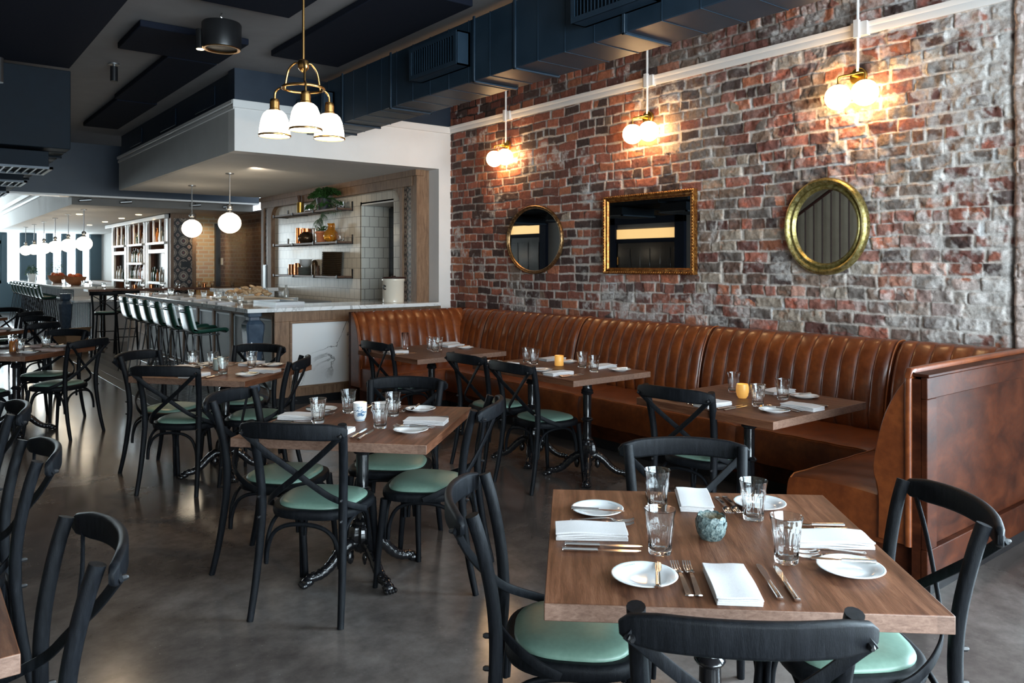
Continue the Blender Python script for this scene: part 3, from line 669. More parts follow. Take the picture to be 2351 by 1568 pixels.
    f = bx(3.701, WX - .01, 1.63, 1.66, .93, 1.03); 
    for q in (bx(3.701, 3.80, 1.63, 1.66, .235, .93), bx(3.699, WX - .01, 1.628, 1.66, .085, .235), bx(3.705, WX - .01, 1.625, 1.72, 1.03, 1.045)): f.add(q.v, q.f)
    f.build('panel_frame', 'cherry', t, bevel=.004)
    bx(3.80, 5.45, 1.66, 1.75, 0, .09).build('plinth', 'black', t)
    P = O
    lp = cat([(3.712, 1.715, .235), (3.712, 1.715, .6), (3.712, 1.715, .95), (3.73, 1.715, 1.028), (3.85, 1.715, 1.045), (5.3, 1.715, 1.045)], 6)
    MB().sweep([Vector(p) - O for p in lp], rrect(.05, .034, .014, 4), hint=(0, 1, 0)).build('leather_cap', 'leather', t, smooth=60)
    sp = []
    prof = cat([(1.86, 0, .235), (1.86, 0, .46), (1.885, 0, .58), (1.84, 0, .80), (1.785, 0, .93), (1.73, 0, 1.01), (1.70, 0, 1.03)], 4)
    poly = [(p.x, p.z) for p in prof] + [(1.70, .235)]
    MB().prism(poly, 0, .03, Matrix(((0, 0, 1, 3.700 - O.x), (1, 0, 0, -O.y), (0, 1, 0, 0), (0, 0, 0, 1)))).build('side_panel', 'leather', t, bevel=.008, seg=3)
    # left-hand end
    prof = cat([(7.55, 0, .235), (7.55, 0, .46), (7.535, 0, .58), (7.58, 0, .80), (7.635, 0, .93), (7.70, 0, 1.01), (7.74, 0, 1.03)], 4)
    poly = [(p.x, p.z) for p in prof] + [(7.74, .235)]
    MB().prism(poly, 0, .03, Matrix(((0, 0, 1, 3.845 - O.x), (1, 0, 0, -O.y), (0, 1, 0, 0), (0, 0, 0, 1)))).build('side_panel', 'leather', t, bevel=.008, seg=3)
    bx(3.845, 5.45, 7.74, 7.79, .0, 1.035).build('end_panel', 'cherry', t, bevel=.004); bx(5.44, 5.475, 1.7, 7.8, 0, 1.02).build('back_board', 'cherry', t)
    bx(3.86, 3.9, 7.0, 7.56, .11, .21).build('base_board', 'cherry', t)
banquette()

# ================================================================ CROSS-BACK CHAIR
def make_chair():
    t = empty('dining_chair'); W_ = 'black_wood'
    def outline(s, n=40, yo=0):
        out = []
        for i in range(n):
            a = 2 * PI * i / n; ca, sa = math.cos(a), math.sin(a); e = 2 / 2.9
            x = .222 * s * abs(ca) ** e * (1 if ca > 0 else -1); y = .203 * s * abs(sa) ** e * (1 if sa > 0 else -1)
            x *= 1 + .10 * (y / .212) - .02; out.append((x, y + yo))
        return out
    def ring(levels):   # levels: (scale, z)
        mb = MB(); n = 40; vs = []; fs = []
        for s, z in levels: vs += [(x, y, z) for x, y in outline(s)]
        for j in range(len(levels) - 1):
            for i in range(n): fs.append((j * n + i, j * n + (i + 1) % n, (j + 1) * n + (i + 1) % n, (j + 1) * n + i))
        fs.append(tuple(reversed(range(n)))); fs.append(tuple(range((len(levels) - 1) * n, len(levels) * n))); mb.add(vs, fs); return mb
    ring([(.93, .418), (.985, .422), (1, .432), (1, .448), (.98, .458), (.93, .463), (.86, .463), (.5, .462)]).build('seat_frame', W_, t, smooth=50)
    ring([(.86, .462), (.865, .468), (.84, .476), (.74, .483), (.55, .489), (.3, .492), (.05, .493)]).build('seat_pad', 'vinyl', t, smooth=60)
    for s in (-1, 1):
        p = cat([(s * .208, -.290, 0), (s * .200, -.255, .16), (s * .192, -.226, .36), (s * .190, -.218, .50), (s * .196, -.228, .64), (s * .206, -.256, .78), (s * .212, -.282, .868)], 5)
        n = len(p); MB().tube(p, [.0145 + .005 * min(1, i / n * 2.2) for i in range(n)], 12).build('rear_post', W_, t, smooth=50)
        p = cat([(s * .198, .205, 0), (s * .190, .188, .2), (s * .182, .165, .425)], 5); n = len(p)
        MB().tube(p, [.0125 + .0065 * i / n for i in range(n)], 12).build('front_leg', W_, t, smooth=50)
        # crossing back strip, sweeping down to the seat side
        p = cat([(-s * .232, -.325, .835), (-s * .205, -.320, .812), (-s * .12, -.300 + s * .004, .735), (0, -.262 + s * .006, .637), (s * .115, -.225, .548), (s * .172, -.176, .503), (s * .212, -.110, .468), (s * .228, -.04, .440)], 5)
        hints = [Vector((0, -1, .25))] * len(p); hints = [Vector((s * max(0, (i / len(p) - .55)) * 2.2, -1 + max(0, i / len(p) - .55), .25)).normalized() for i in range(len(p))]
        MB().sweep(p, rrect(.027, .009, .003, 2), hint=hints).build('cross_strip', W_, t, smooth=40)
        for (x, y, z) in ((-s * .224, -.332, .828), (s * .190, -.242, .53), (s * .190, -.242, .44)):
            MB().lathe([(0.001, -.012), (.0075, -.012), (.0075, .006), (.004, .012), (.001, .012)], 6, Tr(x, y, z) @ Rx(PI / 2)).build('bolt', 'black', t)
        # side arch brace
        def arch(a, b, za, zt, inn):
            a = Vector(a); b = Vector(b); m = (a + b) / 2; q = []
            for u, z in ((0, za), (.02, za + .07), (.10, zt - .045), (.26, zt - .010), (.5, zt), (.74, zt - .010), (.90, zt - .045), (.98, za + .07), (1, za)):
                pp = a.lerp(b, u); pp.z = z; q.append(pp)
            MB().tube(cat(q, 4), .0095, 8).build('bent_brace', W_, t, smooth=50)
        arch((s * .178, -.205, 0), (s * .172, .15, 0), .225, .410, 0)
        if s == 1:
            arch((-.172, -.212, 0), (.172, -.212, 0), .225, .408, 0); arch((-.165, .165, 0), (.165, .165, 0), .225, .408, 0)
    p = [(x, -.304 - .066 * (1 - (x / .245) ** 2), .838 + .012 * (1 - (x / .245) ** 2)) for x in [-.245 + .49 * i / 28 for i in range(29)]]
    sc = [(1, .62 + .38 * min(1, math.sin(PI * (i + 1.2) / 30.4) * 1.9)) for i in range(29)]; sc[0] = (.55, .4); sc[-1] = (.55, .4)
    # section: side = thickness (y), up = height
    MB().sweep(p, [(a, b) for a, b in rrect(.023, .072, .010, 4)], hint=(0, 0, 1), scale=sc).build('top_rail', W_, t, smooth=60)
    return Proto(t)
chair = make_chair()
def R(a): return math.radians(a)
def put_chair(x, y, ang, label, g='black cross-back chairs with green seats'):
    chair.put((x, y, 0), R(ang - 90), label, 'chair', g)     # ang = direction the sitter faces
T1 = ((1.823, 1.404), -42.4); T2 = ((1.824, 3.541), -47.4); T6 = ((1.897, 5.873), -52); T7 = ((.83, 8.44), -45)
put_chair(1.500, 1.134, 47.6, 'black chair seen from behind, cut by the bottom edge at the nearest table')
put_chair(1.575, 1.711, -40.8, 'cross-back chair at the left side of the nearest table, large green seat at the bottom')
put_chair(2.149, 1.183, 141.8, 'black chair right of the nearest table, in front of the cherry end panel')
put_chair(2.128, 1.692, 227.6, 'cross-back chair at the far side of the nearest table, facing the camera')
put_chair(1.547, 3.402, 41.8, 'black chair seen full height from behind at the middle table')
put_chair(1.571, 3.917, -47, 'black chair at the left side of the middle table')
put_chair(2.13, 3.78, 225, 'cross-back chair at the far side of the middle table, facing the camera')
put_chair(2.075, 3.33, 133, 'cross-back chair at the right side of the middle table')
put_chair(3.62, 4.24, 0, 'nearer of two black chairs at the long banquette table')
put_chair(3.66, 4.85, 0, 'farther of two black chairs at the long banquette table')
put_chair(3.65, 2.85, 6.9, 'cross-back chair at the banquette table nearest the cherry end panel')
put_chair(3.58, 6.12, 2, 'black chair at the corner banquette table before the left leather wing')
put_chair(1.59, 5.74, 47.6, 'black chair seen from behind at the table before the bar corner')
put_chair(1.62, 6.25, -52, 'black chair left of the table before the bar corner')
put_chair(2.02, 5.57, 146, 'black chair right of the table before the bar corner, against the marble panel')
put_chair(2.12, 6.254, 218, 'black chair behind the table before the bar corner, facing the camera')
put_chair(1.14, 8.15, 131, 'cross-back chair at the right side of the left-edge dining table')
put_chair(1.13, 8.93, 225, 'cross-back chair at the far side of the left-edge dining table')
put_chair(.50, 8.02, 45, 'cross-back chair half out of frame at the near side of the left-edge dining table')
put_chair(.45, 8.80, -45, 'cross-back chair at the left side of the left-edge dining table, seen through the legs')
put_chair(.11, 4.41, 180, 'farthest of the three black chairs along the left edge, seen side-on')
put_chair(.09, 3.35, 180, 'middle one of the three black chairs along the left edge')
put_chair(.07, 2.19, 180, 'nearest of the three black chairs along the left edge, large curved rail at bottom left')
put_chair(1.10, 10.72, 131, 'black chair in front of the second dining table at the far left')
put_chair(1.18, 11.5, 225, 'cross-back chair behind the second dining table at the far left')
put_chair(1.25, 13.3, 135, 'distant cross-back chair at the third dining table at the far left')
put_chair(1.1, 14.2, 225, 'most distant cross-back chair at the far left, silhouetted against the windows')

# ================================================================ TABLES
def make_table(sx, sy, name='dining_table'):
    t = empty(name); h = .765; th = .042
    top = MB().box(-sx / 2, sx / 2, -sy / 2, sy / 2, h - th, h).build('tabletop', 'table', t, bevel=.0025)
    top.data.materials.append(M['table_edge'])
    for p in top.data.polygons:
        if abs(p.normal.y) > .9: p.material_index = 1
    prof = [(.045, .12), (.055, .135), (.060, .15), (.046, .165), (.042, .18), (.050, .20), (.052, .215), (.040, .235), (.036, .25), (.048, .258), (.048, .27), (.036, .28), (.033, .30), (.031, .40), (.031, .405), (.041, .412), (.045, .42), (.041, .428), (.032, .435), (.030, .44), (.032, .56), (.032, .60), (.044, .608), (.047, .616), (.041, .624), (.046, .632), (.037, .642), (.035, .66), (.035, h - th - .012)]
    MB().lathe(prof, 28, mod=lambda a, z: 1 - (.035 * (1 if math.sin(a * 9) > 0 else 0) if (.28 < z < .405 or .44 < z < .6) else 0)).build('pedestal_column', 'iron', t, smooth=40)
    MB().lathe([(.060, .165), (.072, .19), (.065, .235), (.045, .265), (.035, .27)], 24, mod=lambda a, z: .80 + .2 * abs(math.sin(4 * a)) ** .5).build('leaf_collar', 'iron', t, smooth=40)
    MB().box(-.2, .2, -.025, .025, h - th - .014, h - th).box(-.025, .025, -.2, .2, h - th - .014, h - th).build('mounting_cross', 'iron', t)
    for k in range(4):
        a = PI / 4 + k * PI / 2; mb = MB()
        p = cat([(.02, 0, .155), (.065, 0, .160), (.12, 0, .125), (.17, 0, .075), (.22, 0, .045), (.265, 0, .038), (.29, 0, .03)], 6); n = len(p)
        rad = [(.034 - .015 * i / n) * (1 + .05 * math.sin(i * 2.1)) for i in range(n)]
        mb.tube(p, rad, 10, Rz(a))
        for i in range(4, n - 4, 2):      # acanthus bumps
            q = p[i]; mb.sphere((q.x, .012 * (1 if i % 4 else -1), q.z + rad[i] * .62), .011, 8, Rz(a), (1.5, 1, .8))
        mb.sphere((.285, 0, .024), .026, 12, Rz(a), (1.25, 1.15, .9))
        for j in (-1.1, -.35, .35, 1.1): mb.sphere((.305 + .006 * math.cos(j), .021 * j, .014), .0135, 8, Rz(a), (1.4, .8, 1.0))
        for sgn in (-1, 1): mb.sphere((.075, sgn * .024, .10), .020, 8, Rz(a), (1, .5, 1.6))
        mb.build('claw_foot', 'iron', t, smooth=60)
    return t
TN = {}
sq = Proto(make_table(.92, .92))
GT = 'square brown oak tables on cast-iron claw bases'
for key, (c, a), lb in (('T1', T1, 'nearest square brown oak table, lower right, with the leaf-pattern candle bowl'), ('T2', T2, 'square brown oak table in the middle with the blue-painted cup'),
                        ('T6', T6, 'square brown oak table in front of the bar corner with the pale green candle pot'), ('T7', T7, 'square brown table at the left edge with rose napkins'),
                        ('T8', ((.63, 11.15), -45), 'second square table at the far left, behind the left-edge one'), ('T4', ((3.885, 2.71), 0), 'square brown table at the banquette nearest the cherry end panel'),
                        ('T9', ((-.27, 2.31), 0), 'square brown table whose corner enters at the bottom left'), ('T10', ((.6, 13.8), -45), 'third square table at the far left, close to the beam')):
    sq.put((c[0], c[1], 0), R(a), lb, 'table', GT)
t5 = make_table(.97, .97); t5.location = (3.815, 6.05, 0); t5.rotation_euler = (0, 0, R(3)); tag(t5, 'brown oak table in the banquette corner with the tall cut-glass tumbler', 'table')
t3 = make_table(.77, 1.18); t3.location = (3.955, 4.465, 0); tag(t3, 'long brown oak table beside the banquette with the ochre candle glass', 'table')
# T3 has two pedestals: move the first, add a second set
kids = [c for c in t3.children if not c.name.startswith('tabletop')]
for c in kids:
    d2 = c.copy(); COL.objects.link(d2); d2.parent = t3; c.location.y = -.32; d2.location.y = .32

# ================================================================ TABLEWARE
def make_glass():
    out = [(.0285, 0), (.0300, .003), (.0305, .010), (.0320, .035), (.0345, .066), (.0368, .078), (.0372, .084), (.0375, .092), (.0395, .105), (.0425, .117), (.0432, .1205)]
    inn = [(.0422, .1212), (.0405, .116), (.0378, .105), (.0358, .092), (.0352, .084), (.0325, .066), (.0298, .035), (.0278, .016), (.022, .011), (.0001, .010)]
    mod = lambda a, z: 1
    mb = MB(); n = 60; prof = [(.0001, .002), (.02, .002)] + out + inn; vs = []; fs = []
    for k, (r, z) in enumerate(prof):
        for i in range(n):
            a = 2 * PI * i / n; w = 0
            if 2 < k < 9: w = .085 * (1 - abs(math.cos(7.5 * a))) * (min(1, max(0, z - .004) / .02) if z < .07 else .5)
            rr = r * (1 - w + .02 * (2 < k < 9)); vs.append((rr * math.cos(a), rr * math.sin(a), z))
    for j in range(len(prof) - 1):
        for i in range(n): fs.append((j * n + i, j * n + (i + 1) % n, (j + 1) * n + (i + 1) % n, (j + 1) * n + i))
    mb.add(vs, fs); return Proto(mb.build('water_glass', 'glass', smooth=45))
glass = make_glass()
def make_plate():
    p = [(.0001, .0035), (.030, .0035), (.048, .0045), (.055, .009), (.058, .0115), (.078, .0165), (.0815, .0168), (.0825, .0158), (.0815, .0145), (.060, .0085), (.050, .002), (.046, 0), (.042, .001), (.0001, .001)]
    return MB().lathe(p, 56).build('bread_plate', 'plate', smooth=50)
plate_plain = Proto(make_plate())
def lettering(parent, word='COUVANT'):
    mb_me = []; vs = []; fs = []; size = .0085; step = .092
    for i, ch in enumerate(word):
        cu = bpy.data.curves.new('letters', 'FONT'); cu.body = ch; cu.size = size; cu.extrude = 0; cu.align_x = 'CENTER'
        o = bpy.data.objects.new('letters', cu); COL.objects.link(o); bpy.context.view_layer.update()
        me = bpy.data.meshes.new_from_object(o.evaluated_get(bpy.context.evaluated_depsgraph_get()))
        ang = PI / 2 + .50 - i * step + .28; base = len(vs)
        for v in me.vertices:
            a = ang - v.co.x * .85 / .0665; rr = .0645 + v.co.y; vs.append((rr * math.cos(a), rr * math.sin(a), .0115 + (rr - .058) * .25 + .0006))
        for p in me.polygons: fs.append([base + k for k in p.vertices])
        bpy.data.objects.remove(o); bpy.data.curves.remove(cu); bpy.data.meshes.remove(me)
    me = bpy.data.meshes.new('lettering'); me.from_pydata(vs, [], fs); me.materials.append(M['ink']); o = bpy.data.objects.new('lettering', me); COL.objects.link(o); o.parent = parent
pw = make_plate(); lettering(pw); plate_word = Proto(pw)
def knife(L=.215, name='table_knife', bl=.55):
    t = empty(name); h = L * (1 - bl)
    p = cat([(0, -L / 2, .006), (0, -L / 2 + .008, .0065), (0, -L / 2 + h * .6, .006), (0, -L / 2 + h, .006)], 4); n = len(p)
    sc = [(.5, .6)] + [(1 - .25 * i / n, 1 - .1 * i / n) for i in range(1, n)]
    MB().sweep(p, [(a * .0085, b * .0058) for a, b in [(math.cos(2 * PI * i / 12), math.sin(2 * PI * i / 12)) for i in range(12)]], scale=sc).build('handle', 'steel', t, smooth=60)
    y0 = -L / 2 + h; B = L * bl; poly = [(-.0035, y0 - .002), (.004, y0 - .002), (.005, y0 + .012), (.0085, y0 + .02), (.0105, y0 + B * .6), (.008, y0 + B * .9), (.0, y0 + B), (-.005, y0 + B * .93), (-.0065, y0 + B * .5), (-.005, y0 + .01)]
    MB().prism(poly, .005, .0065).build('blade', 'steel', t, bevel=.0004, smooth=20)
    return Proto(t)
def fork(L=.195):
    t = empty('table_fork')
    p = [(0, -L / 2, .004), (0, -L / 2 + .01, .003), (0, -.02, .010), (0, .02, .011), (0, .035, .007)]; P = cat(p, 4); n = len(P)
    w = [(.006 if i == 0 else max(.0028, .0115 - .0095 * (i / n) ** .6 if i < n * .8 else .003 + .008 * (i / n - .8) * 5)) for i in range(n)]
    MB().sweep(P, [(a, b) for a, b in rrect(2, .0026, .001, 1)], scale=[(x, 1) for x in w]).build('handle', 'steel', t, smooth=50)
    f = MB(); f.sweep([(0, .033, .008), (0, .045, .005), (0, .056, .005)], rrect(.0225, .002, .0008, 1))
    for k in range(4):
        x = -.0096 + k * .0064; f.sweep(cat([(x, .054, .005), (x, .07, .005), (x * .95, .085, .007), (x * .9, .0975, .012)], 3), rrect(.0032, .002, .0008, 1))
    f.build('tines', 'steel', t, smooth=50); return Proto(t)
knife_p = knife(); bknife = knife(.165, 'butter_knife', .48); fork_p = fork()
def make_napkin(m, name='folded_napkin', w=.105, l=.205):
    mb = MB(); r = random.Random(3)
    for k in range(4):
        dx = (r.random() - .5) * .006; dl = (r.random() - .5) * .006; z = k * .0052
        def fn(u, v, z=z, dx=dx, dl=dl, k=k):
            x = (u - .5) * w + dx; y = (v - .5) * (l + dl)
            return Vector((x, y, z + .0030 * math.sin(y * 31 + k) * .5 + .0012 * math.sin(x * 60) + .002 * (k / 3) * math.cos(y * 18)))
        nu, nv = 8, 14; top = [fn(i / nu, j / nv) + Vector((0, 0, .0062)) for j in range(nv + 1) for i in range(nu + 1)]; bot = [fn(i / nu, j / nv) + Vector((0, 0, .0008 if k else -fn(i / nu, j / nv).z)) for j in range(nv + 1) for i in range(nu + 1)]
        q = [(j * (nu + 1) + i, j * (nu + 1) + i + 1, (j + 1) * (nu + 1) + i + 1, (j + 1) * (nu + 1) + i) for j in range(nv) for i in range(nu)]
        N = len(top); fs = q + [tuple(N + a for a in reversed(f)) for f in q]
        rim = [i for i in range(nu + 1)] + [j * (nu + 1) + nu for j in range(1, nv + 1)] + [nv * (nu + 1) + i for i in range(nu - 1, -1, -1)] + [j * (nu + 1) for j in range(nv - 1, 0, -1)]
        fs += [(rim[i], N + rim[i], N + rim[(i + 1) % len(rim)], rim[(i + 1) % len(rim)]) for i in range(len(rim))]
        mb.add(top + bot, fs)
    return Proto(mb.build(name, m, bevel=.0018, smooth=50))
nap = make_napkin('linen'); nap_p = make_napkin('linen_pink')
Zt = .765
SIDE = ['near', 'right', 'far', 'left']
def place(proto, c, rot, x, y, z, a, label, category, group):
    rr = R(rot); X = c[0] + x * math.cos(rr) - y * math.sin(rr); Y = c[1] + x * math.sin(rr) + y * math.cos(rr)
    return proto.put((X, Y, z), rr + a, label, category, group)
rs = random.Random(5)
def setting(tn, c, rot, k, edge=.46, off=0, where='', napp=None, plate=plate_plain, gl=(.17, .30), jit=1, wd=None, knife_on=True, forks=True):
    """one cover seen from the sitter: bread plate, two forks, napkin, two knives, tumbler"""
    sa = PI / 2 * k; ca, sn = math.cos(sa), math.sin(sa); wd = wd or SIDE[k] + ' side'
    def q(pr, x, y, dz, a, label, cat_, g):
        x += off + rs.uniform(-.006, .006) * jit; y += rs.uniform(-.008, .008) * jit; y = -edge + y
        X = x * ca - y * sn; Y = x * sn + y * ca; return place(pr, c, rot, X, Y, Zt + dz, sa + a + rs.uniform(-.05, .05) * jit, label, cat_, g)
    at = 'at the %s of %s' % (wd, tn)
    q(plate, -.216, .148, 0, rs.uniform(-.2, .2), 'white bread plate ' + at, 'plate', 'bread plates')
    if knife_on: q(bknife, -.185, .150, .0125, -.10 + rs.uniform(-.35, .35) * (jit > .6), 'butter knife on the plate ' + at.replace('the ', '', 1), 'knife', 'butter knives')
    if forks:
        q(fork_p, -.126, .155, 0, .03, 'outer dinner fork ' + at, 'fork', 'forks'); q(fork_p, -.094, .158, 0, .02, 'inner dinner fork ' + at, 'fork', 'forks')
    q(napp or nap, -.008, .122, 0, rs.uniform(-.06, .06), ('rose' if napp else 'white') + ' folded napkin ' + at, 'napkin', 'folded napkins')
    q(knife_p, .090, .155, 0, 0, 'inner table knife ' + at, 'knife', 'table knives'); q(knife_p, .130, .150, 0, .02, 'outer table knife ' + at, 'knife', 'table knives')
    if gl: q(glass, gl[0], gl[1], 0, rs.random() * 6, 'clear fluted tumbler ' + at, 'glass', 'fluted tumblers')
for k in range(4): setting('the nearest oak table', T1[0], T1[1], k, plate=plate_word, gl=None, jit=.5)
for (x, y, lb) in ((-.117, .286, 'far-left'), (-.155, -.122, 'near-left'), (.165, .185, 'far-right'), (.171, -.16, 'near-right')):
    place(glass, T1[0], T1[1], x, y, Zt, 1.3 * x, 'clear fluted tumbler, %s of four on the nearest oak table' % lb, 'glass', 'fluted tumblers')
for k in range(4): setting('the middle oak table', T2[0], T2[1], k, gl=None)
for (x, y, lb) in ((-.204, -.076, 'left'), (-.150, .199, 'far-left'), (.143, -.146, 'near-right'), (.110, .150, 'far-right')):
    place(glass, T2[0], T2[1], x, y, Zt, 2 * x, 'clear fluted tumbler, %s one on the middle oak table' % lb, 'glass', 'fluted tumblers')
for k in range(4): setting('the table before the bar corner', T6[0], T6[1], k, gl=None, napp=None)
for (x, y, lb) in ((-.36, .12, 'leftmost'), (-.17, .095, 'second from left'), (.09, -.16, 'third from left'), (.10, .191, 'rightmost')):
    place(glass, T6[0], T6[1], x, y, Zt, 2 * x, 'clear fluted tumbler, %s on the table before the bar corner' % lb, 'glass', 'fluted tumblers')
for k in range(4): setting('the left-edge table', T7[0], T7[1], k, napp=nap_p)
for k in range(4): setting('the second far-left table', (.63, 11.15), -45, k, napp=nap_p, forks=False)
t4c = (3.885, 2.71)
for k in (0, 3): setting('the banquette table by the cherry panel', t4c, 0, k, gl=None)
setting('the banquette table by the cherry panel', t4c, 0, 1, gl=None, off=.05)
for (x, y, lb) in ((.157, .224, 'far'), (-.138, -.151, 'near'), (.159, -.116, 'right')):
    place(glass, t4c, 0, x, y, Zt, x, 'clear fluted tumbler, %s one of three on the banquette table nearest the cherry panel' % lb, 'glass', 'fluted tumblers')
t3c = (3.955, 4.465)
for off, w in ((.30, 'near chair side'), (-.31, 'far chair side')): setting('the long banquette table', t3c, 0, 3, edge=.385, off=off, gl=None, wd=w)
for off, w in ((-.21, 'near bench side'), (.38, 'far bench side')): setting('the long banquette table', t3c, 0, 1, edge=.385, off=off, gl=None, wd=w, forks=False)
for (x, y, lb) in ((-.018, .356, 'farthest'), (-.035, .245, 'second farthest'), (.13, -.13, 'second nearest'), (.031, -.36, 'nearest')):
    place(glass, t3c, 0, x, y, Zt, x * 5, 'clear fluted tumbler, %s on the long banquette table' % lb, 'glass', 'fluted tumblers')
t5c = (3.815, 6.05)
setting('the corner banquette table', t5c, 3, 3, edge=.485, off=-.03, gl=None, wd='chair side'); setting('the corner banquette table', t5c, 3, 1, edge=.485, off=.16, gl=None, wd='bench side', forks=False)
for (x, y, lb) in ((.02, .05, 'left'), (-.02, -.09, 'middle'), (.075, .0, 'right')):
    place(glass, t5c, 0, x, y, Zt, x * 5, 'clear fluted tumbler, %s of the three clustered on the corner banquette table' % lb, 'glass', 'fluted tumblers')
place(nap, t5c, 0, .42, .36, Zt + .0, 1.2, 'white napkin in the far corner of the corner banquette table', 'napkin', 'folded napkins')
o = MB().lathe([(.001, 0), (.030, 0), (.031, .004), (.032, .15), (.030, .152), (.0285, .148), (.028, .014), (.001, .012)], 32, mod=lambda a, z: 1 + .03 * math.sin(a * 12) * math.sin(z * 90)).build('highball_glass', 'glass', smooth=25)
o.location = (3.70, 6.33, Zt); tag(o, 'tall cut-glass tumbler on the corner banquette table', 'glass')
# partial setting on the bottom-left table
place(plate_plain, (-.27, 2.31), 0, .36, -.02, Zt, 0, 'white plate cut by the left edge on the bottom-left table', 'plate', 'bread plates')
place(fork_p, (-.27, 2.31), 0, .345, .10, Zt, PI / 2, 'fork end at the left edge on the bottom-left table', 'fork', 'forks')

# ---- centrepieces
def candle(name, prof, m, loc, label, glow=.028, gz=.05, kids=None, mod=None):
    t = empty(name, loc); tag(t, label, 'candle holder')
    MB().lathe(prof, 32, mod=mod).build('cup', m, t, smooth=50); MB().lathe([(.001, gz), (glow, gz), (glow, gz + .004), (.001, gz + .004)], 20).build('candle', 'wick_glow', t); return t
c1 = candle('candle_bowl', [(.001, .001), (.024, .001), (.034, .012), (.0405, .030), (.040, .050), (.037, .066), (.0345, .064), (.037, .048), (.036, .028), (.028, .012), (.001, .010)], 'teal_pot', (T1[0][0] + .006, T1[0][1] + .0, Zt), 'small teal leaf-scale ceramic candle bowl at the centre of the nearest table', .024, .012)
sc_ = MB()
for row in range(4):
    for i in range(10):
        a = 2 * PI * (i + .5 * (row % 2)) / 10; z = .010 + row * .015; r = [.030, .0375, .0405, .0385][row]
        T_ = Rz(a) @ Tr(r, 0, z - .004) @ Ry([.55, .28, .08, -.08][row]); pts = [(0.000, 0, .018)] + [(0.0015, .0135 * math.sin(t), .006 + .013 * math.cos(t) * (1 if math.cos(t) > 0 else 1.2)) for t in [2 * PI * j / 12 for j in range(12)]]
        sc_.add([(.0028, 0, .004)] + pts[1:], [(0, 1 + j, 1 + (j + 1) % 12) for j in range(12)], T_)
sc_.build('leaf_scales', 'teal_pot', c1, smooth=40)
c2 = candle('tea_cup_candle', [(.001, .001), (.022, .001), (.024, .003), (.024, .010), (.030, .018), (.0335, .040), (.0345, .075), (.0345, .093), (.0325, .094), (.0325, .06), (.030, .03), (.001, .02)], 'porcelain', (1.815, 3.55, Zt), 'tall white tea cup with blue painted landscape holding a candle on the middle table', .031, .078)
bl = MB(); rr = random.Random(4)
for i in range(46):
    a = math.atan2(-1.815 * 0 - 3.55, -1.815) + rr.gauss(0, .45) + .1; z = .030 + abs(rr.gauss(0, .022)); w = rr.uniform(.003, .008); 
    if z > .078: continue
    r0 = .0349 if z > .05 else .0342
    bl.grid(lambda u, v: Vector(((r0 + .0002) * math.cos(a + (u - .5) * w / r0 * 2), (r0 + .0002) * math.sin(a + (u - .5) * w / r0 * 2), z + (v - .5) * .0025 + (u - .5) * .003)), 3, 1)
bl.build('painted_landscape', 'blue_ink', c2)
MB().lathe([(.0243, .0055), (.0247, .006), (.0247, .008), (.0243, .0085)], 24).build('blue_band', 'blue_ink', c2)
candle('candle_glass', [(.001, .001), (.033, .001), (.035, .004), (.035, .078), (.033, .08), (.032, .07), (.001, .06)], 'wax', (4.03, 4.54, Zt), 'straight ochre glass candle holder on the long banquette table', .03, .062, mod=lambda a, z: 1)
candle('candle_glass', [(.001, .001), (.022, .001), (.032, .015), (.037, .04), (.037, .065), (.033, .084), (.031, .084), (.033, .06), (.001, .055)], 'wax', (3.895, 2.765, Zt), 'egg-shaped ochre candle glass on the banquette table nearest the cherry panel', .029, .06)
candle('candle_pot', [(.001, .001), (.036, .001), (.041, .006), (.042, .075), (.038, .086), (.033, .087), (.033, .07), (.001, .06)], 'celadon', (T6[0][0] - .035, T6[0][1] + .045, Zt), 'pale green ceramic candle pot on the table before the bar corner', .03, .064)
candle('candle_glass', [(.001, .001), (.033, .001), (.034, .09), (.032, .092), (.031, .08), (.001, .07)], 'bottle_amber', (.80, 8.35, Zt), 'dark red-brown candle glass on the left-edge table', .03, .072)

